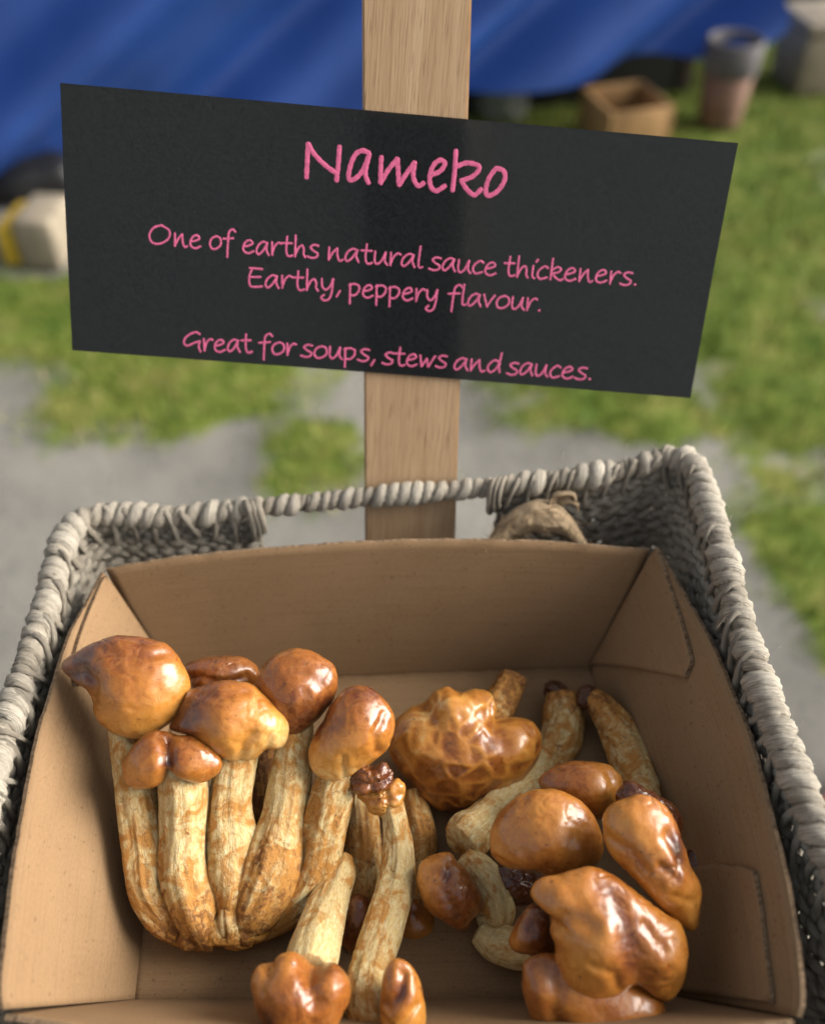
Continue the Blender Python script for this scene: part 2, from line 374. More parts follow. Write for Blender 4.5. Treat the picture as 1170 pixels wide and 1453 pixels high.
MBRICK = mat_plain('red_brick', (0.32, 0.14, 0.09), 0.85, 0.3, 60)
crate('crate', 'tan wooden crate on the grass under the blue tarpaulin edge', 'crate', (0.66, 2.98, 0.012), (0.21, 0.22, 0.13), 0.3, MTAN)
MBLK = mat_plain('black_plastic', (0.010, 0.010, 0.011), 0.5)
for i_, s_ in enumerate((0.75, 1.55, 2.3, 2.95)):  # black boxes added so the space under the table reads as deep shade
    q_ = on(s_, 0.36, 0.012); o_ = crate('crate', ['black plastic crate under the left end of the blue tarpaulin', 'black plastic crate under the tarpaulin hidden behind the black sign', 'black plastic crate under the tarpaulin right of the oak stake', 'black plastic crate under the right end of the blue tarpaulin'][i_], 'crate', q_, (0.66, 0.45, 0.30+0.03*i_), ang, MBLK)
    o_['group'] = 'black crates under the stall table'
def lathe(prof, n=40):
    pr = np.asarray(prof); a = np.linspace(0, 2*math.pi, n, endpoint=False)
    v = np.stack([pr[:, 0][:, None]*np.cos(a), pr[:, 0][:, None]*np.sin(a), np.repeat(pr[:, 1][:, None], n, 1)], -1).reshape(-1, 3)
    f = ring_faces(len(pr), n)+[list(range(n))[::-1]]
    return v, f
pc = PH(1016, 182, -CH); pc[2] = 0.01
tb2 = thing('tub', 'tall brown tub with a whitish rim band standing on the grass right of the tarpaulin', 'tub', pc)
v, f = lathe([(0.055, 0), (0.066, 0.01), (0.078, 0.17), (0.074, 0.172), (0.066, 0.165), (0.06, 0.03), (0.0, 0.028)]); mesh_obj('body', v+pc, f, MBROWN, tb2)
v, f = lathe([(0.0785, 0.168), (0.084, 0.172), (0.088, 0.262), (0.082, 0.268), (0.076, 0.262), (0.074, 0.176)]); mesh_obj('rim_band', v+pc, f[:-1], MWHITE, tb2)
bc = PH(1150, 142, -CH); bc[2] = 0.01
bb = thing('storage_box', 'pale beige storage box with a lid on the grass at far right', 'box', bc+np.array([0.06, 0.12, 0]))
mesh_obj('body', *box_mesh(bc+np.array([0.06, 0.12, 0.10]), (0.30, 0.24, 0.20), 0.15, 0.012, 0.93), MBEIGE, bb)
mesh_obj('lid', *box_mesh(bc+np.array([0.06, 0.12, 0.22]), (0.32, 0.26, 0.035), 0.15, 0.01), MBEIGE, bb)
crate('bin', 'dark green plastic bin behind the pale beige storage box', 'bin', (1.45, 4.15, 0.012), (0.75, 0.4, 0.42), 0.1, MTEAL)
lc = PH(62, 392, -CH); lc[2] = 0.01
lb = thing('carton', 'pale carton with a yellow end standing left of the black sign', 'carton', lc)
mesh_obj('body', *box_mesh(lc+np.array([0.008, 0.09, 0.0675]), (0.105, 0.16, 0.135), -0.1, 0.012), MBEIGE, lb)
mesh_obj('yellow_end', *box_mesh(lc+np.array([-0.075, 0.11, 0.052]), (0.05, 0.16, 0.104), -0.1, 0.010), MYEL, lb)
gc = PH(30, 292, -CH)
bg_ = (lambda u: u*np.array([0.20, 0.11, 0.085])*(1+0.10*fbm(u*2.1, 3, 3)[:, None]))
IC_ = bmesh.new(); bmesh.ops.create_icosphere(IC_, subdivisions=4, radius=1.0); v = bg_(np.array([q.co[:] for q in IC_.verts])); f = [[q.index for q in k_.verts] for k_ in IC_.faces]; IC_.free()
v[:, 2] = np.maximum(v[:, 2], -0.03)+0.042
tag(mesh_obj('bag', v+np.array([gc[0], gc[1]+0.09, 0]), f, MBLK, origin=np.array([gc[0], gc[1]+0.09, 0.0])), 'low black bag lying on the ground behind the pale carton', 'bag')
sc_ = PH(712, 180, -CH)
bm = bmesh.new(); bmesh.ops.create_icosphere(bm, subdivisions=4, radius=1.0)
IC4 = np.array([v.co[:] for v in bm.verts]); IF4 = [[v.index for v in f.verts] for f in bm.faces]; bm.free()
v = IC4*np.array([0.085, 0.07, 0.075])*(1+0.16*fbm(IC4*1.7, 3, 8)[:, None]); v[:, 2] = np.maximum(v[:, 2], -0.05)
tag(mesh_obj('sack', v+np.array([sc_[0], sc_[1]+0.05, 0.062]), IF4, MSACK, origin=np.array([sc_[0], sc_[1]+0.05, 0.012])), 'small grey green sack lying under the blue tarpaulin beside the stake', 'sack')
kc = PH(1180, 1185, -CH)
tag(mesh_obj('brick', *box_mesh(np.array([kc[0]+0.03, kc[1], 0.034]), (0.20, 0.10, 0.064), 0.5, 0.006), MBRICK, origin=np.array([kc[0]+0.03, kc[1], 0.0])), 'reddish brown brick on the ground at the right edge', 'brick')

# ------------------------------------------------------------------ basket stand
ZB = CH-0.474
st = thing('stool', 'low wooden stool carrying the woven basket', 'stool', (0, 0.22, 0))
mesh_obj('seat', *box_mesh((-0.01, 0.205, ZB-0.016), (0.27, 0.19, 0.024), 0, 0.004), MDARKW, st)
for sx in (-1, 1):
    for sy in (-1, 1): mesh_obj('leg', *box_mesh((-0.01+sx*0.11, 0.205+sy*0.07, (ZB-0.029)/2), (0.03, 0.03, ZB-0.029), 0, 0.003), MDARKW, st)

# ------------------------------------------------------------------ sign: oak stake and black card
def homog(px):
    Am = []
    for (x, y), (u, v) in zip([(0, 0), (1, 0), (1, 1), (0, 1)], px):
        u -= 585; v = 726.5-v
        Am.append([x, y, 1, 0, 0, 0, -u*x, -u*y, -u]); Am.append([0, 0, 0, x, y, 1, -v*x, -v*y, -v])
    H = np.linalg.svd(np.array(Am))[2][-1].reshape(3, 3)
    M = np.diag([1/FPX, 1/FPX, 1])@H
    return -M if M[2, 2] < 0 else M
MH = homog([(88, 118), (1044, 203), (977, 563), (105, 496)])
C2W = np.stack([AX, AU, AF], 1)
e1 = C2W@MH[:, 0]; e2 = C2W@MH[:, 1]; t0 = C2W@MH[:, 2]
NS = np.cross(e1, e2); NS /= np.linalg.norm(NS)
if NS @ AF > 0: NS = -NS                                    # towards the camera
r0 = ray(583, 700); kk = 0.5455*np.dot(r0, NS)/np.dot(t0, NS)
e1 *= kk; e2 *= kk; CO = EYE+t0*kk                          # card corner and edge vectors
e2 = e2-e1*np.dot(e1, e2)/np.dot(e1, e1)
EU, EV = e1/np.linalg.norm(e1), e2/np.linalg.norm(e2)
sp0 = CO-NS*0.0011                                          # stake front plane lies behind the card
q = [PPL(px, py, sp0, NS) for px, py in ((513, -60), (671, -60), (645.5, 765), (517.5, 765))]
dl = (q[3]-q[0])/np.linalg.norm(q[3]-q[0]); dr = (q[2]-q[1])/np.linalg.norm(q[2]-q[1])
q[2] = q[1]+dr*(q[1][2]-ZB-0.004)/-dr[2]; q[3] = q[0]+dl*(q[0][2]-ZB-0.004)/-dl[2]
sign = thing('sign', 'black card sign with pink handwriting on an oak stake', 'sign', (q[2]+q[3])/2)
bk = [p-NS*0.011 for p in q]
bm = bmesh.new(); bv = [bm.verts.new(p) for p in q+bk]
for f in ((0, 3, 2, 1), (4, 5, 6, 7), (0, 1, 5, 4), (1, 2, 6, 5), (2, 3, 7, 6), (3, 0, 4, 7)): bm.faces.new([bv[i] for i in f])
bmesh.ops.bevel(bm, geom=bm.edges[:], offset=0.0012, segments=2, affect='EDGES')
sv = np.array([v.co[:] for v in bm.verts]); dm_ = (dl+dr)/np.linalg.norm(dl+dr)
mesh_obj('stake', sv, [[v.index for v in f.verts] for f in bm.faces], MWOOD, sign, smooth=False, uv=np.stack([(sv-q[0])@EU+(sv-q[0])@NS, (sv-q[0])@dm_], 1))
# the card itself: slightly buckled sheet, closed, pale cut edges
nu, nv = 60, 26
U, Vv = np.meshgrid(np.linspace(0, 1, nu), np.linspace(0, 1, nv), indexing='ij')
def cardp(u, v):
    u = np.asarray(u, float); v = np.asarray(v, float)
    buck = 0.0022*np.sin((u-0.5)*math.pi)**2*(1+0.3*np.sin(v*4+u*3))
    return CO+u[..., None]*e1+v[..., None]*e2+(0.0004+buck)[..., None]*NS
fr = cardp(U, Vv).reshape(-1, 3); bkp = fr-NS*0.0007
F = grid_faces(nu, nv); nF = len(F); off = nu*nv
F2 = F+[[i+off for i in f][::-1] for f in F]
ring = [i*nv for i in range(nu)]+[(nu-1)*nv+j for j in range(1, nv)]+[i*nv+nv-1 for i in range(nu-2, -1, -1)]+[j for j in range(nv-2, 0, -1)]
F2 += [[ring[i], ring[(i+1) % len(ring)], ring[(i+1) % len(ring)]+off, ring[i]+off] for i in range(len(ring))]
card = mesh_obj('card', np.vstack([fr, bkp]), F2, [MCARD, MPAPER], sign, matidx=[0]*(2*nF)+[1]*len(ring), smooth=False)

GL = {
 'a': (1.02, [[(.78, .92), (.5, 1.0), (.17, .7), (.05, .25), (.2, .02), (.5, .32), (.78, .9)], [(.8, .97), (.74, .45), (.92, .0)]]),
 'e': (.95, [[(.1, .48), (.45, .58), (.72, .78), (.55, 1.0), (.25, .85), (.08, .45), (.15, .12), (.45, 0), (.82, .2)]]),
 'o': (1.0, [[(.55, 1), (.2, .8), (.05, .4), (.2, .03), (.55, .05), (.88, .4), (.82, .85), (.55, 1)]]),
 'n': (1.12, [[(.1, 1), (.1, 0)], [(.1, .02), (.35, .6), (.62, .97)], [(.62, .97), (.66, .4), (.8, .02), (1.02, .12)]]),
 'r': (.78, [[(.1, 1), (.13, 0)], [(.13, .15), (.3, .7), (.55, .98), (.75, .9)]]),
 't': (.82, [[(.36, 1.5), (.32, .5), (.42, .05), (.62, 0), (.78, .1)], [(.0, .96), (.72, 1.0)]]),
 'h': (.98, [[(.12, 1.65), (.12, 0)], [(.12, .1), (.35, .7), (.6, .9), (.72, .6), (.72, .25), (.86, .0)]]),
 's': (.86, [[(.78, .95), (.45, 1.0), (.2, .8), (.42, .55), (.72, .35), (.62, .08), (.3, 0), (.0, .1)]]),
 'f': (.92, [[(1.0, 1.45), (.78, 1.65), (.5, 1.4), (.42, .6), (.38, -.5)], [(.05, .88), (.85, .98)]]),
 'u': (1.02, [[(.1, 1), (.1, .3), (.25, .02), (.52, .25), (.76, .9)], [(.78, 1), (.76, .3), (.96, 0)]]),
 'l': (.48, [[(.17, 1.65), (.13, .4), (.2, .02), (.42, .07)]]),
 'c': (.84, [[(.76, .86), (.5, 1.0), (.15, .65), (.08, .25), (.3, 0), (.74, .16)]]),
 'i': (.42, [[(.15, 1), (.15, .2), (.32, 0)], [(.3, 1.28), (.44, 1.5)]]),
 'k': (1.0, [[(.14, 1.65), (.12, 0)], [(.14, .72), (.5, 1.0), (.76, .85), (.6, .6), (.2, .5)], [(.2, .5), (.5, .15), (.8, 0), (.98, .14)]]),
 'p': (.98, [[(.1, 1), (.14, -.6)], [(.02, .85), (.4, 1.0), (.75, .85), (.74, .45), (.48, .12), (.15, .1)]]),
 'y': (1.02, [[(.1, 1), (.15, .4), (.4, .15), (.68, .5), (.82, 1)], [(.84, 1.05), (.78, .0), (.62, -.55), (.32, -.7), (.1, -.5), (.3, -.25)]]),
 'v': (.9, [[(.05, 1), (.32, .04)], [(.32, .04), (.52, .5), (.8, 1.0)]]),
 'd': (1.02, [[(.75, .9), (.45, 1.0), (.12, .6), (.08, .2), (.3, 0), (.6, .3), (.78, .8)], [(.88, 1.65), (.8, .6), (.86, 0)]]),
 'w': (1.2, [[(.05, 1), (.2, .05)], [(.2, .05), (.38, .4), (.55, .75)], [(.55, .75), (.68, .05)], [(.68, .05), (.88, .5), (1.12, 1)]]),
 ',': (.4, [[(.3, .15), (.08, -.35)]]), '.': (.34, [[(.13, .05), (.19, .09), (.21, .06)]]),
 'O': (1.75, [[(.9, 1.45), (.35, 1.2), (.05, .6), (.25, .08), (.8, .05), (1.4, .5), (1.45, 1.1), (.9, 1.45)]]),
 'E': (1.15, [[(1.0, 1.42), (.15, 1.45)], [(.32, 1.4), (.15, .75), (.2, .1), (.5, 0), (1.0, .08)], [(.2, .74), (.9, .8)]]),
 'G': (1.4, [[(1.25, 1.32), (.9, 1.48), (.3, 1.1), (.08, .62), (.3, .36), (.8, .6), (1.22, .78)], [(1.22, .78), (1.12, .3), (1.24, -.1)]]),
}
Minv = np.linalg.inv(MH)
def px2uv(px, py):
    h = Minv@np.array([(px-585)/FPX, (726.5-py)/FPX, 1.0]); return h[:2]/h[2]
CWD, CHT = np.linalg.norm(e1), np.linalg.norm(e2)
TV, TF = [], []; tcount = 0
def flush(name):
    global TV, TF, tcount
    mesh_obj(name, np.vstack(TV), TF, MPINK, sign); TV, TF, tcount = [], [], 0
def stroke(uvs, wid):                    # flattened marker line lying on the card
    global tcount
    p = np.asarray(uvs, float)*np.array([CWD, CHT])
    c, _ = even(np.c_[crom(p, 14*len(p)), np.zeros(14*len(p))], n=max(6, 9*len(p))) if len(p) > 1 else (p, 0)
    t = np.gradient(c[:, :2], axis=0); t /= np.linalg.norm(t, axis=1)[:, None]+1e-9
    c = np.vstack([c[:1, :2]-t[:1]*wid*0.30, c[:1, :2]-t[:1]*wid*0.2, c[:, :2], c[-1:, :2]+t[-1:]*wid*0.2, c[-1:, :2]+t[-1:]*wid*0.30]); t = np.vstack([t[:1], t[:1], t, t[-1:], t[-1:]])
    nn = np.stack([-t[:, 1], t[:, 0]], 1)
    m = len(c); ww = wid/2*(1+0.07*np.sin(np.arange(m)*0.9+tcount)); ww[0] *= 0.35; ww[-1] *= 0.35; ww[1] *= 0.8; ww[-2] *= 0.8
    zz = 0.00004+0.00001*(len(TV) % 7)
    for a, hz in ((-1, 0.2), (-0.8, 1), (0, 1.25), (0.8, 1), (1, 0.2)):
        xy = c+nn*(ww*a)[:, None]; TV.append(cardp(xy[:, 0]/CWD, xy[:, 1]/CHT)+NS*zz*hz)
    for j in range(4):
        for i in range(m-1): TF.append((tcount+j*m+i, tcount+(j+1)*m+i, tcount+(j+1)*m+i+1, tcount+j*m+i+1))
    tcount += 5*m
def text(word, p0, p1, xh, wid):         # baseline from p0 to p1 (photo pixels, mapped onto the card)
    a, b = px2uv(*p0)*np.array([CWD, CHT]), px2uv(*p1)*np.array([CWD, CHT])
    d = b-a; Lw = np.linalg.norm(d); d /= Lw; up = np.array([d[1], -d[0]])
    tot = sum(GL[c][0] for c in word)-(0.12 if word[-1] != 'f' else -0.15); sx = Lw/tot; x = 0
    for c in word:
        adv, ss = GL[c]; jit = rng.normal(0, 0.02)
        for s in ss:
            pts = [(a+d*(x+gx_)*sx+up*(gy_+jit)*xh)/np.array([CWD, CHT]) for gx_, gy_ in s]; stroke(pts, wid)
        x += adv
XH = 18.0/917*CWD; W1 = 2.8/917*CWD
for wd_ in (('One', (213, 345), (286, 352.5)), ('of', (298, 353), (336, 356)), ('earths', (344, 358.5), (451, 367)), ('natural', (464, 368.5), (598, 380.5)),
            ('sauce', (608, 382.5), (703, 390.5)), ('thickeners.', (713, 391.5), (900, 404.5)),
            ('Earthy,', (351, 406), (482, 415)), ('peppery', (494, 420.5), (620, 429.5)), ('flavour.', (633, 431.5), (765, 441.5)),
            ('Great', (261, 496), (357, 500)), ('for', (367, 501.5), (419, 504)), ('soups,', (427, 505.5), (531, 513)),
            ('stews', (542, 516.5), (632, 523)), ('and', (643, 524), (709, 528.5)), ('sauces.', (718, 530), (836, 538.5))):
    text(*wd_, XH, W1)
    if wd_[0] == 'flavour.': flush('description_lettering')
flush('serving_lettering')
TT = [[(97, 84), (93, 170), (89, 256)], [(97, 84), (130, 140), (185, 195), (240, 235)], [(254, 98), (248, 190), (239, 272)],
      [(402, 130), (365, 120), (330, 145), (305, 210), (302, 262), (330, 262), (370, 220), (402, 145)], [(404, 135), (388, 200), (385, 245), (400, 284)],
      [(464, 150), (461, 215), (460, 284)], [(460, 284), (500, 215), (545, 160)], [(545, 160), (549, 230), (553, 294)], [(553, 294), (590, 235), (632, 178)], [(632, 178), (624, 250), (648, 296), (678, 282)],
      [(715, 242), (760, 222), (783, 185), (762, 167), (728, 190), (708, 245), (712, 298), (740, 322), (785, 296)],
      [(838, 118), (832, 220), (821, 322)], [(836, 202), (890, 182), (945, 192), (954, 215), (920, 250), (862, 272)], [(864, 268), (890, 310), (930, 342), (966, 312)],
      [(1040, 207), (1003, 260), (988, 320), (1002, 346), (1050, 320), (1083, 265), (1078, 222), (1040, 207)]]
for s in TT: stroke([px2uv(410+x/3.545, 180+y/3.545) for x, y in s], 6.3/917*CWD)
flush('title_lettering')

# ------------------------------------------------------------------ cardboard box
HR, HF = -0.377, -0.457
bxo = thing('cardboard_box', 'open brown cardboard tray holding the mushrooms inside the woven basket', 'box', PH(560, 1200, HF)+np.array([0, 0, -0.003]))
class Loft:
    def __init__(s, top, bot, inward, bow=0.0):
        s.top = even(crom(top, 200), n=200)[0]; s.bot = even(crom(bot, 200), n=200)[0]; s.inw = np.asarray(inward, float); s.bow = bow
    def at(s, a, t):
        a = np.asarray(a, float); t = np.asarray(t, float); x = a*199; i = np.clip(x.astype(int), 0, 198); f = (x-i)[..., None]
        p = s.top[i]*(1-f)+s.top[i+1]*f; q = s.bot[i]*(1-f)+s.bot[i+1]*f
        r = p*(1-t[..., None])+q*t[..., None]
        return r-s.inw*(s.bow*np.sin(np.clip(t, 0, 1)*math.pi)*np.sin(a*math.pi))[..., None]
    def normal(s, a, t):
        d = 1e-3; n = np.cross(s.at(np.minimum(a+d, 1), t)-s.at(np.maximum(a-d, 0), t), s.at(a, t+d)-s.at(a, t-d)); n /= np.linalg.norm(n, axis=-1)[..., None]+1e-12
        return n*np.sign((n@s.inw))[..., None]
    def find(s, px, py):
        a, t = np.meshgrid(np.linspace(0, 1, 161), np.linspace(-0.02, 1, 103), indexing='ij'); p = s.at(a, t)-EYE
        z = p@AF; u = 585+FPX*(p@AX)/z; v = 726.5-FPX*(p@AU)/z; k = np.argmin((u-px)**2+(v-py)**2); return a.ravel()[k], t.ravel()[k]
def sheet(name, lf, a0, a1, par=None, thick=0.0022, lift=0.0, nu=60, nv=18, jag=0.0003, t_rng=(0, 1)):
    # a0, a1: the two side boundaries as lists of (a, t); filled by straight rows
    A0 = even(np.c_[np.array(a0, float), np.zeros(len(a0))], n=nv)[0][:, :2]; A1 = even(np.c_[np.array(a1, float), np.zeros(len(a1))], n=nv)[0][:, :2]
    w_ = np.linspace(0, 1, nu)[:, None, None]; at = A0[None]*(1-w_)+A1[None]*w_
    a, t = at[..., 0], at[..., 1]
    p = lf.at(a, t); n = lf.normal(a, t)
    fr = p+n*lift; fr[:, 0] += jag*rng.normal(0, 1, (nu, 1))*np.array([0, 0, 1.0])
    bkv = fr-n*thick
    nrow = nu*nv; F = grid_faces(nu, nv); F2 = F+[[i+nrow for i in f][::-1] for f in F]
    ring = [i*nv for i in range(nu)]+[(nu-1)*nv+j for j in range(1, nv)]+[i*nv+nv-1 for i in range(nu-2, -1, -1)]+[j for j in range(nv-2, 0, -1)]
    F2 += [[ring[i], ring[(i+1) % len(ring)], ring[(i+1) % len(ring)]+nrow, ring[i]+nrow] for i in range(len(ring))]
    Lm = np.linalg.norm(lf.at(np.array(1.0), np.array(.5))-lf.at(np.array(0.0), np.array(.5))); Hm = np.linalg.norm(lf.at(np.array(.5), np.array(1.))-lf.at(np.array(.5), np.array(0.)))
    uv = np.stack([a.ravel()*Lm+0.37*len(bxo.children), t.ravel()*Hm], 1)
    o = mesh_obj(name, np.vstack([fr.reshape(-1, 3), bkv.reshape(-1, 3)]), F2, [MCB, MCE], par or bxo, uv=np.vstack([uv, uv+0.0007]), matidx=[0]*(2*len(F))+[1]*len(ring))
    o.data.polygons.foreach_set('use_smooth', [True]*(2*len(F))+[False]*len(ring))
    return o
FULL = ([(0, 0), (0, .5), (0, 1.04)], [(1, 0), (1, .5), (1, 1.04)])
fBL, fBR, fFR, fFL = PH(250, 972, HF), PH(838, 947, HF), PH(962, 1414, HF), PH(192, 1418, HF)
backL = Loft([PY(150, 807, .349), PY(300, 786, .354), PY(530, 769, .3575), PY(740, 768, .358), PY(921, 781, .3565)], [fBL, (fBL+fBR)/2+np.array([0, .001, 0]), fBR], (0, -1, .4))
leftL = Loft([PY(147, 812, .347), PH(101, 900, -.380), PH(75, 980, HR), PH(53, 1052, HR), PH(25, 1205, HR), PH(13, 1300, HR), PH(2, 1400, HR), PH(6, 1432, HR-.004)], [fBL, PH(225, 1140, HF), PH(205, 1310, HF), fFL], (1, 0, .4))
rightL = Loft([PY(930, 777, .355), PH(1001, 900, -.371), PH(1040, 990, -.367), PH(1068, 1067, -.366), PH(1113, 1243, -.369), PH(1127, 1330, -.373), PH(1136, 1410, HR), PH(1130, 1442, HR-.004)], [fBR, PH(890, 1140, HF), PH(930, 1300, HF), fFR], (-1, 0, .4))
frontL = Loft([PH(8, 1438, HR-.004), PH(300, 1480, HR-.006), PH(700, 1490, HR-.006), PH(1126, 1447, HR-.004)], [fFL, (fFL+fFR)/2, fFR], (0, 1, .4))
floorL = Loft([fBL, fBR], [fFL, fFR], (0, 0, 1))
sheet('back_panel', backL, [(0, 0), (-.008, .3), (-.008, 1.04)], [(1, 0), (1.008, .3), (1.008, 1.04)]); spl = sheet('side_panel', leftL, *FULL); spr = sheet('side_panel', rightL, *FULL); sheet('front_panel', frontL, [(0, 0), (-.01, .3), (-.01, 1.04)], [(1, 0), (1.03, .3), (1.03, 1.05)])
sheet('floor_panel', floorL, [(-.008, -.01), (-.008, 1.01)], [(1.008, -.01), (1.008, 1.01)], lift=0.0003)
a1 = [(rightL.find(936, 779)), rightL.find(962, 860), rightL.find(985, 938), rightL.find(976, 962)]
sheet('corner_flap', rightL, par=spr, a0=[(0.008, 0.02), (0.006, .5), (0.004, .97)], a1=a1, lift=0.0026, nu=24, nv=24)
a1 = [(leftL.find(143, 822)), leftL.find(118, 880), leftL.find(98, 945), leftL.find(104, 975)]
sheet('corner_flap', leftL, par=spl, a0=[(0.01, 0.02), (0.006, .5), (0.004, .97)], a1=a1, lift=0.0026, nu=24, nv=24)
a1 = [rightL.find(985, 1232), rightL.find(1022, 1226), rightL.find(1045, 1233), rightL.find(1052, 1227), rightL.find(1075, 1235)]
a1 = [rightL.find(1098, 1428), rightL.find(1093, 1370), rightL.find(1087, 1304), rightL.find(1075, 1235), rightL.find(1052, 1228), rightL.find(1045, 1233), rightL.find(1022, 1227), rightL.find(975, 1236)]
sheet('corner_flap', rightL, par=spr, a0=[(0.985, .22), (.985, .5), (.985, .97)], a1=a1, lift=0.0026, nu=24, nv=30)

# ------------------------------------------------------------------ woven basket
def rounded(pts, rad, n=10):             # closed polygon with rounded corners
    pts = np.asarray(pts, float); out = []
    for i in range(len(pts)):
        p, a, b = pts[i], pts[i-1], pts[(i+1) % len(pts)]
        da = (a-p)/np.linalg.norm(a-p); db = (b-p)/np.linalg.norm(b-p)
        for t in np.linspace(0, 1, n): out.append((1-t)**2*(p+da*rad)+2*t*(1-t)*p+t*t*(p+db*rad))
    return np.array(out)
rimc = [PH(-75, 1330, -.377), PH(0, 1060, -.377), PH(62, 872, -.377), PY(112, 740, .376), PY(250, 733, .383), PY(355, 722, .387), PY(470, 710, .391), PY(583, 700, .392),
        PY(690, 692, .396), PY(800, 680, .400), PY(880, 668, .403), PY(972, 652, .405), PH(1012, 745, -.356), PH(1062, 920, -.359), PH(1130, 1105, -.362), PH(1215, 1310, -.365)]
rimc += [np.array([.172, .088, CH-.366]), np.array([-.19, .075, CH-.376])]
rim = even(np.vstack([crom(rimc, 400, True), rimc[0]]), step=0.0006)[0]
for _ in range(40): rim[1:-1] = 0.25*rim[:-2]+0.5*rim[1:-1]+0.25*rim[2:]
rim, rs = even(rim, step=0.00055)
cen = np.array([-.01, .235, 0]); Lr = rs[-1]
def px_of(p):
    p = p-EYE; z = p@AF; return 585+FPX*(p@AX)/z, 726.5-FPX*(p@AU)/z
ru, rv = px_of(rim)
bk_ = thing('basket', 'grey woven paper rope basket holding the cardboard tray', 'basket', (cen[0], cen[1], ZB))
HANDLE = (rim[:, 1] > 0.36) & (ru > 362) & (ru < 716)
HS = rs[HANDLE]; hs0, hs1 = HS.min(), HS.max()
def strands(name, specs, mat, ns=10):
    V, F, T, UVs, n0 = [], [], [], [], 0
    for c, wa, tb, up, tone, tw in specs:
        t, n, b = frames(c, None) if up is None else (lambda T_, u: (T_, u, np.cross(T_, u)))(frames(c)[0], up)
        b = np.cross(t, n); b /= np.linalg.norm(b, axis=1)[:, None]+1e-12; n = np.cross(b, t)
        m = len(c); s = np.r_[0, np.cumsum(np.linalg.norm(np.diff(c, axis=0), axis=1))]
        a = np.linspace(0, 2*math.pi, ns, endpoint=False)
        wa = np.broadcast_to(wa, (m,)); tb = np.broadcast_to(tb, (m,))
        rid = 1+0.12*np.sin(5*a[None]+tw*s[:, None])+0.10*vnoise(np.stack([np.repeat(s*180, ns), np.tile(a*1.3, m), np.full(m*ns, n0*0.13)], 1), 2).reshape(m, ns)
        v = c[:, None]+b[:, None]*(np.cos(a)[None]*rid*wa[:, None])[..., None]+n[:, None]*(np.sin(a)[None]*rid*tb[:, None])[..., None]
        V.append(v.reshape(-1, 3)); F += [[i+n0 for i in f] for f in ring_faces(m, ns)]
        F.append([n0+i for i in range(ns)][::-1]); F.append([n0+(m-1)*ns+i for i in range(ns)])
        T.append(np.repeat(np.broadcast_to(tone, (m,)), ns)); UVs.append(np.stack([np.tile(np.arange(ns)/ns*3, m)+0.31*(n0 % 13), np.repeat(s*100, ns)], 1)); n0 += m*ns
    return mesh_obj(name, np.vstack(V), F, mat, bk_, tone=np.clip(np.concatenate(T), 0, 1), uv=np.vstack(UVs))
t_, n_, b_ = frames(rim, (0, 0, 1.0))
inh = ((rs > hs0) & (rs < hs1)).astype(float)
for _ in range(12): inh = np.convolve(np.pad(inh, 6, 'edge'), np.ones(13)/13, 'valid')
thin = 1-0.16*inh
pitch = 0.0077*(1+0.16*vnoise(np.stack([rs*60, 0*rs, 0*rs], 1), 31))*(1-0.12*inh)
ph = np.cumsum(2*math.pi*0.00055/pitch); ph += 0.35*vnoise(np.stack([ph/2.1, 0*ph, 0*ph], 1), 33)
turn = np.floor(ph/(2*math.pi)); tr = np.array([random.gauss(0, 1) for _ in range(int(turn.max())+2)])
trs = np.interp(ph/(2*math.pi), np.arange(len(tr)), tr)
sp = []
for kstr, (dph, ww, rr) in enumerate(((0, .0038, 1.0), (3.3, .0016, .93))):
    Rc = (0.0046+0.0006*trs*(1 if kstr == 0 else -0.6))*thin*rr
    p2 = ph+dph+0.25*np.sin(ph*0.37+kstr*2)
    rad = np.cos(p2)[:, None]*b_+np.sin(p2)[:, None]*n_
    c = rim+rad*Rc[:, None]+t_*(0.0012*np.sin(p2+kstr)+0.0006*trs)[:, None]
    sp.append((c, (ww*(1+0.12*trs))*thin, ((0.0029 if kstr == 0 else 0.0016)+0.0003*trs)*thin, rad, 0.58+0.17*trs+(0.1-0.08*kstr), 900))
strands('rim', sp, MROPE, 18)
strands('rim_core', [(rim[::6], 0.0039*thin[::6], 0.0039*thin[::6], None, 0.3, 300)], MCORE, 10)
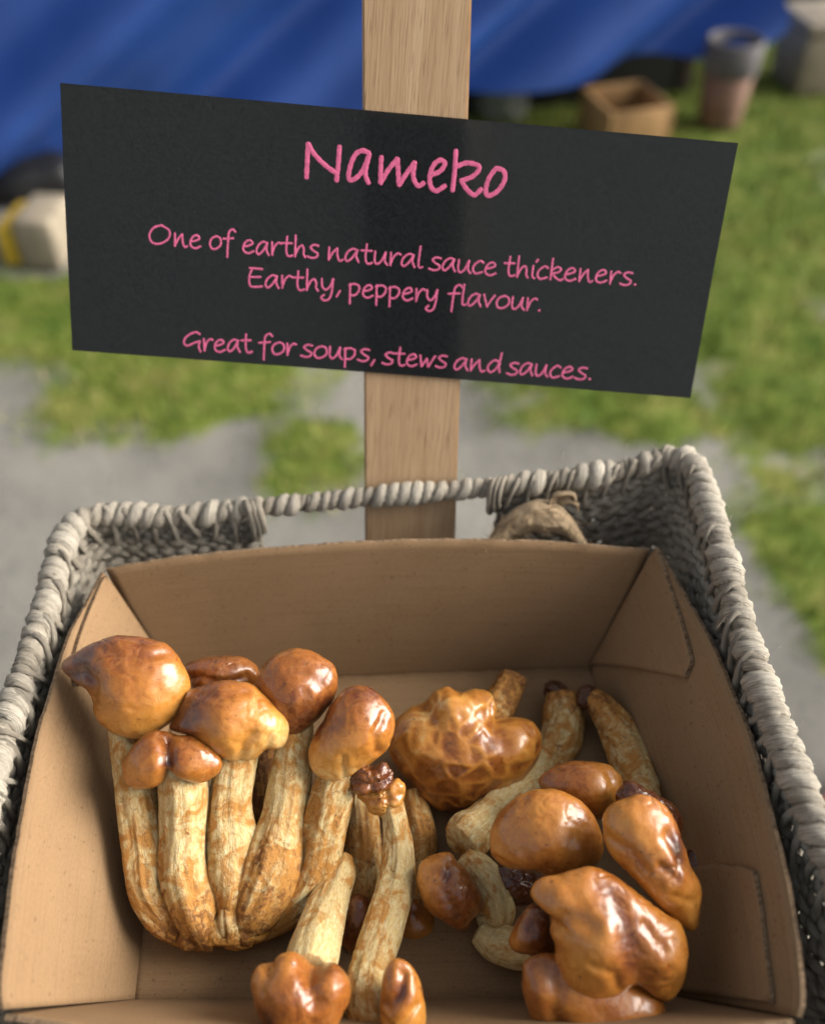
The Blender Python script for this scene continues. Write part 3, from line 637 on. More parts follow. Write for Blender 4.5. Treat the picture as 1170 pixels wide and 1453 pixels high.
# wall rows of three-strand plait, following the rim and narrowing towards the base
rows = 12; specs = []; ties = []
for r in range(rows):
    d = 0.0105+r*0.0079
    k = 1-0.30*d
    base = even(rim, step=0.0016)[0]; s0 = np.linspace(0, Lr, len(base))
    c = base.copy(); c[:, 2] = base[:, 2]-d-(base[:, 2]-(CH-.377))*(r/rows)
    out = base[:, :2]-cen[:2]; out /= np.linalg.norm(out, axis=1)[:, None]
    c[:, :2] -= out*(0.0005+0.20*d)
    c[:, 2] = np.maximum(c[:, 2], ZB+0.004)
    up = np.array([0, 0, 1.0]); tt, nn, bb_ = frames(c, up); outn = bb_
    segs = [(0, len(c))]
    if d < 0.036:
        cut = (s0 > hs0) & (s0 < hs1); i0, i1 = np.where(cut)[0][[0, -1]]; segs = [(0, i0), (i1, len(c))]
    P_ = 0.031
    for j in range(3):
        thv = 2*math.pi*(s0/P_+j/3+r*0.37)+0.6*vnoise(np.stack([s0*40, 0*s0+r, 0*s0], 1), 7)
        cc = c+nn*(0.0026*np.sin(thv))[:, None]+outn*(0.0017*np.sin(2*thv))[:, None]+nn*(0.0011*vnoise(np.stack([s0*25, 0*s0+r*3.3, 0*s0+j*.1], 1), 11))[:, None]
        tone = 0.78+0.2*vnoise(np.stack([s0*70, 0*s0+r*5, 0*s0+j*7], 1), 15)
        for i0, i1 in segs: specs.append((cc[i0:i1], 0.0015, 0.0033*(1+0.15*np.sin(thv[i0:i1]*1.0+j)), nn[i0:i1], tone[i0:i1], 500))
strands('woven_wall', specs, MROPE, 7)
# bindings that tie the rim to the first rows, and the wrapped ends of the handle opening
base = even(rim, n=int(Lr/0.0115))[0]; sb = np.linspace(0, Lr, len(base)); specs = []
for i in range(len(base)):
    if hs0+0.004 < sb[i] < hs1-0.004: continue
    out = np.r_[base[i, :2]-cen[:2], 0]; out /= np.linalg.norm(out); tg = np.cross(out, [0, 0, 1.0]); lean = random.uniform(-0.006, 0.006)
    dn = 0.0165 if random.random() < .7 else 0.022
    a = np.linspace(0, 2*math.pi, 22)
    c = base[i]+np.array([0, 0, -dn/2+0.002])+out[None]*(0.0058*np.cos(a))[:, None]-out[None]*0.002+np.array([0, 0, 1.0])[None]*((dn/2+0.004)*np.sin(a))[:, None]+tg[None]*(lean*np.sin(a))[:, None]
    specs.append((c, 0.0017, 0.0012, None, 0.52+random.gauss(0, .12), 500))
for sH in (hs0, hs1):
    i = int(np.searchsorted(rs, sH)); out = np.r_[rim[i, :2]-cen[:2], 0]; out /= np.linalg.norm(out)
    for k in range(3):
        a = np.linspace(0, 2*math.pi, 24); hh_ = (0.011 if sH == hs0 else 0.0085)-0.0014*k
        i2 = min(max(i+int((k-2)*5), 0), len(rim)-1)
        c = rim[i2]-np.array([0, 0, hh_*0.9-0.004])-out*0.004+out[None]*(0.0066*np.cos(a))[:, None]+np.array([0, 0, 1.0])[None]*((hh_+0.003)*np.sin(a))[:, None]
        specs.append((c, 0.0021, 0.0014, None, 0.55+random.gauss(0, .1), 500))
strands('rim_bindings', specs, MROPE, 8)
specs = []
for _ in range(170):
    i = random.randrange(20, len(rim)-20); a0 = random.uniform(0.2, 2.9); r0 = 0.0066*thin[i]
    d0 = math.cos(a0)*b_[i]+math.sin(a0)*n_[i]; ln_ = random.uniform(.003, .009); td = t_[i]*random.uniform(-1, 1)+np.array([random.gauss(0, .4), random.gauss(0, .4), random.gauss(0, .3)])
    u_ = np.linspace(0, 1, 6)[:, None]; specs.append((rim[i]+d0*r0+d0*ln_*0.55*u_*(1-.35*u_)+td*ln_*u_**1.5, 0.00010, 0.00010, None, 0.75, 100))
struct(strands('loose_fibres', specs, MROPE, 4), 'stuff')
bl_ = Loft([np.array([-.16, .325, ZB+.005]), np.array([.125, .335, ZB+.005])], [np.array([-.16, .095, ZB+.005]), np.array([.14, .10, ZB+.005])], (0, 0, 1))
a, t = np.meshgrid(np.linspace(0, 1, 60), np.linspace(0, 1, 60), indexing='ij'); p = bl_.at(a, t); p[..., 2] += 0.0015*np.sin(a*150)*np.sin(t*140)
mesh_obj('basket_floor', np.vstack([p.reshape(-1, 3), p.reshape(-1, 3)-[0, 0, .003]]), grid_faces(60, 60)+[[i+3600 for i in f][::-1] for f in grid_faces(60, 60)], MROPE, bk_, tone=np.full(7200, .4), uv=np.tile(np.stack([a.ravel()*60, t.ravel()*400], 1), (2, 1)))

# ------------------------------------------------------------------ burlap scrap tucked behind the tray
pro = [[(716, 772, .527), (738, 760, .527), (765, 756, .527), (795, 760, .527), (812, 772, .527)],
       [(703, 773, .521), (724, 752, .520), (757, 741, .519), (796, 748, .520), (820, 773, .521)],
       [(688, 775, .522), (716, 741, .521), (758, 722, .520), (797, 734, .521), (833, 775, .523)],
       [(687, 776, .534), (713, 734, .532), (762, 709, .530), (803, 726, .531), (836, 776, .534)],
       [(690, 778, .541), (714, 738, .540), (763, 713, .539), (804, 730, .540), (836, 778, .542)]]
g = np.array([crom([P(*q) for q in pr], 44) for pr in pro]); g = np.stack([crom(g[:, j], 30) for j in range(44)], 0)
gf = g.reshape(-1, 3); gf = gf+(0.0022*fbm(gf*150, 4, 5))[:, None]*np.array([.3, -.7, .6])
gf0 = gf; wv_ = np.repeat(np.linspace(0, 9, 44), 30), np.tile(np.linspace(0, 5, 30), 44)
bu = thing('burlap_scrap', 'folded scrap of frayed burlap tucked between the tray and the basket rim', 'burlap', P(762, 778, .533))
def thick_grid(name, gf, nu, nv, th, mat, parent, uv):
    F = grid_faces(nu, nv); me_n = np.zeros_like(gf); gg = gf.reshape(nu, nv, 3)
    du = np.gradient(gg, axis=0); dv_ = np.gradient(gg, axis=1); n = np.cross(du, dv_).reshape(-1, 3); n /= np.linalg.norm(n, axis=1)[:, None]+1e-12
    b = gf-n*th; m = nu*nv; ring = [i*nv for i in range(nu)]+[(nu-1)*nv+j for j in range(1, nv)]+[i*nv+nv-1 for i in range(nu-2, -1, -1)]+[j for j in range(nv-2, 0, -1)]
    F2 = F+[[i+m for i in f][::-1] for f in F]+[[ring[i], ring[(i+1) % len(ring)], ring[(i+1) % len(ring)]+m, ring[i]+m] for i in range(len(ring))]
    return mesh_obj(name, np.vstack([gf, b]), F2, mat, parent, uv=np.vstack([uv, uv]))
thick_grid('cloth', gf, 44, 30, 0.0012, MBURL, bu, np.stack(wv_, 1))
pro2 = [[(776, 722, .524), (782, 708, .522), (795, 702, .521), (812, 703, .523), (818, 712, .526)], [(779, 716, .528), (786, 700, .526), (800, 697, .525), (815, 700, .527), (820, 715, .529)],
        [(784, 728, .531), (795, 718, .529), (806, 714, .528), (815, 718, .529), (818, 726, .531)]]
g = np.array([crom([P(*q) for q in pr], 30) for pr in pro2]); g = np.stack([crom(g[:, j], 16) for j in range(30)], 0).reshape(-1, 3)
g += (0.001*fbm(g*260, 3, 15))[:, None]*np.array([.3, -.7, .6])
thick_grid('torn_corner', g, 30, 16, 0.001, MBURL, bu, np.stack([np.repeat(np.linspace(0, 5, 30), 16), np.tile(np.linspace(0, 3, 16), 30)], 1))

V, F, n0 = [], [], 0
for _ in range(230):
    a_, b2 = random.choice(((random.randrange(44), 0), (random.randrange(44), random.choice((8, 12, 16, 20))), (random.randrange(44), 14)))
    p0 = gf0[a_*30+b2]; ln_ = random.uniform(.002, .0065); d0 = np.array([random.gauss(0, .6), random.gauss(-.5, .4), random.gauss(.55, .5)]); d1 = np.array([random.gauss(0, .6), random.gauss(0, .5), random.gauss(-.2, .5)])
    u_ = np.linspace(0, 1, 6)[:, None]; c = p0+ln_*(d0*u_+d1*u_**2*.7); t, n, b = frames(c)
    for ang_ in (0, 2.09, 4.19): V.append(c+(n*math.cos(ang_)+b*math.sin(ang_))*0.00013)
    for j in range(3):
        for i in range(5): F.append((n0+j*6+i, n0+j*6+i+1, n0+((j+1) % 3)*6+i+1, n0+((j+1) % 3)*6+i))
    n0 += 18
struct(mesh_obj('frayed_threads', np.vstack(V), F, MBURL, bu, uv=np.tile([[.3, .3]], (n0, 1))), 'stuff')

# ------------------------------------------------------------------ mushrooms
bm = bmesh.new(); bmesh.ops.create_icosphere(bm, subdivisions=6, radius=1.0)
IC6 = np.array([v.co[:] for v in bm.verts]); IF6 = [[v.index for v in f.verts] for f in bm.faces]; bm.free()
bm = bmesh.new(); bmesh.ops.create_icosphere(bm, subdivisions=5, radius=1.0)
IC5 = np.array([v.co[:] for v in bm.verts]); IF5 = [[v.index for v in f.verts] for f in bm.faces]; bm.free()
SEED = [100]
def cap(parent, cx, cy, z, lobes, name='cap', crown=(0, -1, -.3), tone0=.52, grad=.20, patches=(), kb=10.0, lump=0.03, wrinkle=0.0, cell=0.0, fine=True, mat=None, dents=()):
    """lobes: (dx, dy, dw, a, b, c, rot) in photo pixels at depth z; x right, y down, w away."""
    SEED[0] += 7; sd = SEED[0]; D = IC6 if fine else IC5; FF = IF6 if fine else IF5
    LB = np.array([l if len(l) == 7 else (*l, 0) for l in lobes], float)
    def sdf(p):
        ds = []
        for dx, dy, dw, a, b, c, ro in LB:
            q = p-np.array([dx, dy, dw]); r = math.radians(ro); x = q[:, 0]*math.cos(r)+q[:, 1]*math.sin(r); y = -q[:, 0]*math.sin(r)+q[:, 1]*math.cos(r)
            e = np.sqrt((x/a)**2+(y/b)**2+(q[:, 2]/c)**2); g = np.sqrt((x/a**2)**2+(y/b**2)**2+(q[:, 2]/c**2)**2)+1e-9
            ds.append(e*(e-1)/g)
        ds = np.array(ds); m = ds.min(0); return m-kb*np.log(np.exp(-(ds-m)/kb).sum(0))
    R = np.full(len(D), 260.0); lo = np.zeros(len(D))
    for r in np.linspace(0, 260, 105)[1:]:
        ins = sdf(D*r) < 0; lo[ins] = r
    hi = lo+2.6
    for _ in range(8):
        mid = (lo+hi)/2; ins = sdf(D*mid[:, None]) < 0; lo = np.where(ins, mid, lo); hi = np.where(ins, hi, mid)
    p = D*lo[:, None]; size = lo.mean()
    off = lump*size*fbm(p/size*1.5+sd, 3, sd)+0.006*size*fbm(p/size*6+sd, 3, sd+3)
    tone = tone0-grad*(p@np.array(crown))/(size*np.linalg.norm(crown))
    if wrinkle:
        q = p/size*2.4; q = q+0.5*np.stack([vnoise(q*1.3+k*9, sd+k) for k in range(3)], 1)
        rdg = 1-abs(vnoise(q*1.5, sd+5)); rdg = np.clip((rdg-0.72)/0.28, 0, 1)**0.8*np.clip(0.35+1.1*vnoise(p/size*1.6, sd+21), 0, 1)
        off -= wrinkle*size*rdg; tone -= 0.06*rdg
    if cell:
        pts = rng.normal(0, 1, (95, 3)); pts /= np.linalg.norm(pts, axis=1)[:, None]
        dd = D+0.10*np.stack([vnoise(D*4+k*5, sd+k) for k in range(3)], 1)
        dm = np.sort(np.linalg.norm(dd[:, None]-pts[None], axis=2), axis=1) if len(D) < 20000 else np.vstack([np.sort(np.linalg.norm(ch[:, None]-pts[None], axis=2), axis=1)[:, :2] for ch in np.array_split(dd, 8)])
        gap = dm[:, 1]-dm[:, 0]; ridge = np.exp(-(gap/0.10)**2); mod = 0.5+0.5*vnoise(D*2.2, sd+40)
        off += cell*size*(ridge-0.5)*(0.45+mod); tone += 0.24*(ridge-0.4)*(0.5+mod)-0.10*mod
    for x, y, rr, dep in dents:
        g = np.exp(-((p[:, 0]-x)**2+(p[:, 1]-y)**2)/rr**2)*(p[:, 2] < 10); off -= dep*g
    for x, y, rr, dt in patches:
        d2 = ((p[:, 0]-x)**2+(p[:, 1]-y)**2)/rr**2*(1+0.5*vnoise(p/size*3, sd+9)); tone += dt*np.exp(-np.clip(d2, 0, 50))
    p = p+D*off[:, None]; s = z/FPX
    W = P(cx, cy, z)+s*(p[:, :1]*AX-p[:, 1:2]*AU+p[:, 2:3]*AF)
    return mesh_obj(name, W, FF, mat or MCAP, parent, tone=np.clip(tone, 0, 1))
def worley(p, seed=0):
    i = np.floor(p).astype(np.int64); f1 = np.full(len(p), 9.0); f2 = f1.copy(); idv = np.zeros(len(p))
    for dx in (-1, 0, 1):
        for dy in (-1, 0, 1):
            for dz in (-1, 0, 1):
                c = i+np.array([dx, dy, dz]); h = [0.5+0.45*_hash(c[:, 0], c[:, 1], c[:, 2], seed+k) for k in range(4)]
                d = np.sqrt((c[:, 0]+h[0]-p[:, 0])**2+(c[:, 1]+h[1]-p[:, 1])**2+(c[:, 2]+h[2]-p[:, 2])**2)
                n = d < f1; f2 = np.where(n, f1, np.minimum(f2, d)); idv = np.where(n, h[3], idv); f1 = np.where(n, d, f1)
    return f1, f2, idv
def segdist(X, Y, pl):
    d = np.full(len(X), 1e9); pl = np.asarray(pl, float)
    for a, b in zip(pl[:-1], pl[1:]):
        ab = b-a; t = np.clip(((X-a[0])*ab[0]+(Y-a[1])*ab[1])/(ab@ab), 0, 1); d = np.minimum(d, np.hypot(X-a[0]-t*ab[0], Y-a[1]-t*ab[1]))
    return d
K1 = (60, 880, 540/1170); K2 = (530, 930, 550/1170)
def tracecap(parent, K, out, z, deep, name='cap', tone0=.52, grad=.2, crown=(0, -1, 0), creases=(), bumps=(), patches=(), lump=.035, wrinkle=.012, cell=0, mat=None, push=0.0, rough=.0035, fine=True):
    """a cap with this outline (crop coordinates K), semi-thickness deep (photo px), centre depth z"""
    SEED[0] += 7; sd = SEED[0]; D = IC6 if fine else IC5
    ox, oy, k = K; cv = lambda q: (ox+np.asarray(q, float)[..., 0]*k, oy+np.asarray(q, float)[..., 1]*k)
    O = crom(np.stack(cv(out), 1), 500, True); ar = O[:, 0]*np.roll(O[:, 1], -1)-np.roll(O[:, 0], -1)*O[:, 1]
    C = np.array([((O[:, 0]+np.roll(O[:, 0], -1))*ar).sum(), ((O[:, 1]+np.roll(O[:, 1], -1))*ar).sum()])/(3*ar.sum())
    th = np.arctan2(O[:, 1]-C[1], O[:, 0]-C[0]); rr = np.hypot(O[:, 0]-C[0], O[:, 1]-C[1]); o = np.argsort(th)
    grid = np.linspace(-math.pi, math.pi, 721)[:-1]; rt = np.interp(grid, th[o], rr[o], period=2*math.pi)
    ker = lambda w: np.exp(-0.5*(np.minimum(np.arange(720), 720-np.arange(720))/w)**2)
    sm = lambda w: np.real(np.fft.ifft(np.fft.fft(rt)*np.fft.fft(ker(w)/ker(w).sum())))
    r1, r2 = sm(4), sm(45); tp = np.arctan2(D[:, 1], D[:, 0]); rho = np.hypot(D[:, 0], D[:, 1])
    f = lambda r: np.interp(tp, grid, r, period=2*math.pi)
    R = f(r2)+(f(r1)-f(r2))*rho**2.5
    size = rr.mean(); p = np.stack([R*D[:, 0], R*D[:, 1], deep*D[:, 2]*(1-0.12*rho**2)], 1)
    X, Y = p[:, 0]+C[0], p[:, 1]+C[1]; front = np.clip(0.35-D[:, 2], 0, 1)/1.35*1.6
    q = p/size; off = lump*size*fbm(q*1.7+sd, 3, sd)+rough*size*fbm(q*7, 3, sd+3)
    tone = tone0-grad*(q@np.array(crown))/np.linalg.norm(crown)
    w_ = q*2.2; w_ = w_+0.55*np.stack([vnoise(w_*1.2+kk_*9, sd+kk_) for kk_ in range(3)], 1)
    rd = np.clip((1-abs(vnoise(w_*1.6, sd+5))-0.78)/0.22, 0, 1)*np.clip(0.2+1.3*vnoise(q*1.7, sd+21), 0, 1); off -= wrinkle*size*rd; tone -= .05*rd
    w2 = q*4.5; w2 = w2+0.6*np.stack([vnoise(w2*1.1+kk_*9, sd+kk_+50) for kk_ in range(3)], 1)
    rd = np.clip((1-abs(vnoise(w2*1.5, sd+55))-0.75)/0.25, 0, 1)*np.clip(0.1+1.3*vnoise(q*2.3, sd+61), 0, 1); off -= 0.35*wrinkle*size*rd
    if cell:
        f1, f2, idv = worley(q*cell[1]+0.35*np.stack([vnoise(q*3+kk_*5, sd+kk_) for kk_ in range(3)], 1), sd); rg = np.exp(-((f2-f1)/0.20)**2); md = np.clip(0.9+0.5*vnoise(q*2, sd+40), 0.55, 1.3)
        off += cell[0]*size*(rg-.4)*md; tone += (0.26*(rg-.35)-0.10*(1-rg)*idv)*md
    P2 = p.copy()
    for pl, wd_, dep, dt in creases:
        g = np.exp(-(segdist(X, Y, np.stack(cv(pl), 1))/(wd_*k))**2)*np.clip(front, 0, 1); off -= dep*g; tone += dt*g
    for x, y, r_, h_ in bumps:
        bx_, by_ = cv((x, y)); off += h_*np.exp(-((X-bx_)**2+(Y-by_)**2)/(r_*k)**2)*np.clip(front, 0, 1)
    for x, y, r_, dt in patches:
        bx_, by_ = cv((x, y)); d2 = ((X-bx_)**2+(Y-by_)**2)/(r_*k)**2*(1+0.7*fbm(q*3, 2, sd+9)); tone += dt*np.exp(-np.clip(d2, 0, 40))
    nrm_ = np.stack([D[:, 0]/size, D[:, 1]/size, D[:, 2]/deep], 1); nrm_ /= np.linalg.norm(nrm_, axis=1)[:, None]
    p = p+nrm_*off[:, None]; sc = z/FPX
    W = P(C[0], C[1], z)+sc*(p[:, :1]*AX-p[:, 1:2]*AU+p[:, 2:3]*AF)
    return mesh_obj(name, W, IF6 if fine else IF5, mat or MCAP, parent, tone=np.clip(tone, 0, 1))
def stem(parent, pts, name='stem', stain=(.35, .5), flake=1.0, nr=72, seg=240, squash=1.0, endcap=True):
    """pts: (px, py, depth, radius px)."""
    SEED[0] += 7; sd = SEED[0]
    W = np.array([[*P(a, b, z), r*z/FPX] for a, b, z, r in pts]); c, s = even(crom(W, 300), n=seg); rad = np.maximum(c[:, 3], 1e-4); c = c[:, :3]
    t, n, b = frames(c); a = np.linspace(0, 2*math.pi, nr, endpoint=False); m = len(c)
    ca, sa = np.tile(np.cos(a), m), np.tile(np.sin(a), m); ss = np.repeat(s, nr); rr = np.repeat(rad, nr)
    ql = np.stack([ca*1.6, sa*1.6, ss*24+sd], 1); qf = np.stack([ca*9, sa*9, ss*70], 1)
    wob = 0.5*np.stack([fbm(ql*2+kk_*7, 2, sd+kk_) for kk_ in range(3)], 1)
    f1, f2, idv = worley(np.stack([ca*2.6, sa*2.6, ss*85+sd], 1)+wob, sd); e = np.clip((f2-f1)/0.18, 0, 1)
    g1, g2, idw = worley(np.stack([ca*5.5, sa*5.5, ss*210+sd], 1)+wob, sd+9); e2 = np.clip((g2-g1)/0.2, 0, 1)
    st_ = np.interp(ss/s[-1], np.linspace(0, 1, len(stain)), stain); rough_ = np.clip(0.25+1.1*st_, 0, 1.3)*flake
    scale_ = np.clip(vnoise(np.stack([ca*1.8, sa*1.8, ss*45], 1), sd+31)+0.15, 0, 1)
    dsp = 0.13*fbm(ql, 2, sd)+0.05*vnoise(qf, sd+8)+rough_*(0.11*(idv-.5)*e*scale_+0.05*(idw-.5)*e2-0.07*(1-e)*scale_)
    endf = np.repeat(np.minimum(np.minimum(np.arange(m), m-1-np.arange(m))/3.0+0.25, 1)**0.5, nr)
    R = rr*(1.06+dsp)*endf
    v = np.repeat(c, nr, 0)+np.repeat(n, nr, 0)*(ca*R)[:, None]+np.repeat(b, nr, 0)*(sa*R*squash)[:, None]
    F = ring_faces(m, nr); v = np.vstack([v, c[0]-t[0]*rad[0]*0.1, c[-1]+t[-1]*rad[-1]*0.1])
    F += [(m*nr, (j+1) % nr, j) for j in range(nr)]+[(m*nr+1, (m-1)*nr+j, (m-1)*nr+(j+1) % nr) for j in range(nr)]
    tone = np.r_[st_+0.55*(idv-.5)*scale_+0.25*(1-e)*scale_, stain[0]+.4, stain[-1]+.4]
    uv = np.vstack([np.stack([np.tile(1-2*abs(np.arange(nr)/nr-.5), m)*3, ss*100], 1), [[0, 0], [0, s[-1]*100]]])
    return mesh_obj(name, v, F, MSTEM, parent, tone=np.clip(tone, 0, 1), uv=uv)
def shroom(name, label, base, cat='mushroom'): return thing(name, label, cat, P(*base), None if 'cluster' in name else 'loose mushrooms in the tray')

# --- the big cluster leaning in the left corner
cl = shroom('mushroom_cluster', 'large clump of glossy brown mushrooms with fused pale stems in the left corner', (300, 1338, .4365))
stem(cl, [(170, 1010, .458, 15), (182, 1075, .456, 22), (196, 1130, .452, 27), (206, 1195, .447, 29), (216, 1260, .441, 30), (243, 1305, .437, 26), (276, 1340, .436, 9)], stain=(.3, .42, .5, .9))
stem(cl, [(250, 1080, .448, 27), (262, 1120, .446, 31), (262, 1180, .444, 30), (262, 1240, .440, 33), (279, 1300, .434, 30), (292, 1342, .434, 12)], stain=(.25, .3, .5, 1))
stem(cl, [(338, 1058, .456, 27), (331, 1100, .454, 29), (326, 1150, .452, 30), (330, 1215, .447, 34), (328, 1270, .442, 34), (316, 1338, .437, 12)], stain=(.3, .4, .5, .9))
stem(cl, [(422, 1020, .464, 20), (416, 1060, .462, 25), (410, 1110, .459, 29), (402, 1165, .454, 32), (384, 1230, .445, 39), (360, 1290, .438, 34), (326, 1338, .436, 10)], stain=(.5, .35, .6, .95), flake=.8)
stem(cl, [(492, 1080, .458, 24), (476, 1120, .457, 28), (460, 1175, .454, 28), (446, 1235, .450, 27), (410, 1290, .445, 24), (350, 1335, .440, 10)], stain=(.5, .5, .55, .6))
stem(cl, [(372, 1060, .482, 18), (372, 1120, .478, 22), (366, 1190, .468, 24), (352, 1260, .455, 24), (335, 1310, .446, 18)], stain=(1, 1, 1), name='inner_stem')  # added back stem, stained dark throughout to stand for shade in the hollow
stem(cl, [(322, 1285, .434, 10), (326, 1310, .4315, 15), (327, 1333, .432, 14)], name='stem_stub', stain=(.6, .8), seg=40)
for x_, y_, r_, dx_ in ((246, 1318, 13, -8), (268, 1330, 15, -3), (296, 1334, 12, 1), (345, 1326, 13, 6), (362, 1312, 12, 9)):
    stem(cl, [(x_-dx_, y_-26, .434, r_*.8), (x_, y_, .4325, r_), (x_+dx_*.6, y_+11, .434, r_*.7)], name='stem_stub', stain=(.6, .9, 1), seg=40, flake=1.5)
cap(cl, 312, 1322, .4375, [(0, 0, 0, 62, 19, 24), (-30, -14, 2, 34, 24, 20), (32, -14, 4, 36, 24, 20)], name='root_base', mat=MSTEM, tone0=.75, lump=.16, wrinkle=.04)
tracecap(cl, K1, [(435,140),(480,118),(560,110),(620,115),(660,140),(668,175),(640,215),(560,228),(480,218),(440,190)], .478, 40, tone0=.36, grad=.12, creases=[([(440,180),(500,160),(560,175),(640,165)],14,4,-.06)], wrinkle=.03)
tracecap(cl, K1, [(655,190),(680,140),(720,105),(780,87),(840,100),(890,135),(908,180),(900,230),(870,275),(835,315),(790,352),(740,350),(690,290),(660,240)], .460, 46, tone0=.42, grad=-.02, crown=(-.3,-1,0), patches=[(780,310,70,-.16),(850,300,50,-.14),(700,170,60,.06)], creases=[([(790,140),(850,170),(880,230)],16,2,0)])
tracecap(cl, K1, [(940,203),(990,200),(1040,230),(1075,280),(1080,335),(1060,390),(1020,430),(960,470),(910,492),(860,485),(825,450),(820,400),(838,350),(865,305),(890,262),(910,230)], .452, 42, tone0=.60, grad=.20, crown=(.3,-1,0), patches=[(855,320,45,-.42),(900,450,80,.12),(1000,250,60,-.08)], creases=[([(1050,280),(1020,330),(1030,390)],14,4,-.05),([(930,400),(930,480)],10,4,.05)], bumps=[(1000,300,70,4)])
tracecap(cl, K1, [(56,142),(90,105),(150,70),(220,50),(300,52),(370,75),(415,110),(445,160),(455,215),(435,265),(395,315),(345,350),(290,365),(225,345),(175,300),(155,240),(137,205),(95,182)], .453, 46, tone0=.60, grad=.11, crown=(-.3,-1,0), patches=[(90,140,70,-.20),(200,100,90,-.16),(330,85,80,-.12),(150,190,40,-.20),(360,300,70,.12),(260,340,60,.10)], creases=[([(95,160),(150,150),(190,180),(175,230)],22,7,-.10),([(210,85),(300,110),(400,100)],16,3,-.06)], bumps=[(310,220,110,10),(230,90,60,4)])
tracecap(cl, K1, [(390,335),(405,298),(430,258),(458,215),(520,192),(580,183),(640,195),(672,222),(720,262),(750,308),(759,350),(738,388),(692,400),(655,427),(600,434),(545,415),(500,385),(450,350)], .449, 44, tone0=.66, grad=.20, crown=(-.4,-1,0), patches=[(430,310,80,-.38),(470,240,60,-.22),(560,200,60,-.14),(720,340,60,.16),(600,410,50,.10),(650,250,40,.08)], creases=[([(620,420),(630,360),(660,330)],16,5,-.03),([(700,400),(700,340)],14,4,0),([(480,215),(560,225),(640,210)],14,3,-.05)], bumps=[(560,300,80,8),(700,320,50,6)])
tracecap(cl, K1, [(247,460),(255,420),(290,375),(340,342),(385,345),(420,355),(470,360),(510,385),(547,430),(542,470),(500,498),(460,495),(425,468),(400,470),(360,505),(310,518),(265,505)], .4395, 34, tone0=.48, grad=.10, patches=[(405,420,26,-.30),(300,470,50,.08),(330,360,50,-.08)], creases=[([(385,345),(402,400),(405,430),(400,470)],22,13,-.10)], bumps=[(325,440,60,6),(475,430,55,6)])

# --- middle mushrooms
m1 = shroom('wrinkled_mushroom', 'orange mushroom with a veined wrinkled cap lying beside the clump', (655, 1120, .50))
stem(m1, [(690, 1030, .503, 24), (708, 1000, .515, 22), (722, 975, .528, 19), (727, 962, .533, 19)], stain=(.7, .95), flake=1.6, seg=80)
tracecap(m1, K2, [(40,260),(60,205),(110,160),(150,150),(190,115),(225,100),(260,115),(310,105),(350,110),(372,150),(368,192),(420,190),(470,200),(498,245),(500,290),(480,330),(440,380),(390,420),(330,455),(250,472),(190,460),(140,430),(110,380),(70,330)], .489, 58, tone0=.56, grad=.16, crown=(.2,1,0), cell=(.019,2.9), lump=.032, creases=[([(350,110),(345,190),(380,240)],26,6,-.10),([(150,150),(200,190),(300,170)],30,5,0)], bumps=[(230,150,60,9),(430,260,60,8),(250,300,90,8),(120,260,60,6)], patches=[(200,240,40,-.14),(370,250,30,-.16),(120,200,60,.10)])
ms = shroom('mushroom', 'long pale stem with a cut end lying behind the round orange cap', (680, 1180, .465))
stem(ms, [(797, 982, .532, 22), (799, 1010, .527, 27), (794, 1050, .517, 28), (766, 1090, .503, 27), (722, 1132, .484, 26), (684, 1168, .468, 28), (664, 1186, .462, 32), (651, 1200, .457, 25)], stain=(.75, .5, .3, .2, .5), flake=1.2)
cap(ms, 793, 981, .531, [(0, 0, 0, 12, 5, 12), (-9, -1, 2, 5, 6, 6)], name='torn_end', mat=MCRUST, lump=.25, fine=False)
m4 = shroom('mushroom', 'upside down brown mushroom half hidden behind the long central stem', (506, 1320, .447))
stem(m4, [(505, 1085, .487, 18), (512, 1130, .481, 20), (516, 1190, .472, 22), (517, 1240, .463, 22), (512, 1295, .452, 21)], stain=(.3, .55, .5))
cap(m4, 508, 1312, .445, [(0, 0, 0, 29, 42, 28)], tone0=.36, grad=.1)
m2 = shroom('mushroom', 'tall thin mushroom with a dark shrivelled cap and long curving flaky stem', (525, 1425, .412))
stem(m2, [(552, 1118, .458, 15), (557, 1150, .456, 17), (565, 1200, .450, 20), (562, 1255, .443, 24), (545, 1315, .427, 26), (527, 1375, .412, 27), (522, 1420, .401, 31), (532, 1475, .392, 30)], stain=(.65, .35, .3, .35, .45), flake=1.2)
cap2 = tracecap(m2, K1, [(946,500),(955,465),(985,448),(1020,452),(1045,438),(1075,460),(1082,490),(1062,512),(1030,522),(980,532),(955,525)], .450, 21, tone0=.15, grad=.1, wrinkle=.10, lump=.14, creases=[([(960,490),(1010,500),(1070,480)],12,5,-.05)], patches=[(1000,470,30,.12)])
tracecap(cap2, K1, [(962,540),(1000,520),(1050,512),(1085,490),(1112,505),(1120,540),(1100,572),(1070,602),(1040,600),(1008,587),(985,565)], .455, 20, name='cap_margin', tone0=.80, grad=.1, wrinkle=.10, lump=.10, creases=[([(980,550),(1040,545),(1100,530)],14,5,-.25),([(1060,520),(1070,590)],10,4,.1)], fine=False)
pass
m3 = shroom('mushroom', 'small upside down mushroom with pale tapering stem and torn brown cap at the front', (430, 1440, .400))
stem(m3, [(488, 1212, .458, 12), (481, 1238, .452, 23), (470, 1270, .444, 26), (456, 1315, .423, 30), (445, 1350, .408, 34), (437, 1385, .396, 36)], stain=(.6, .3, .2, .12), flake=.7)
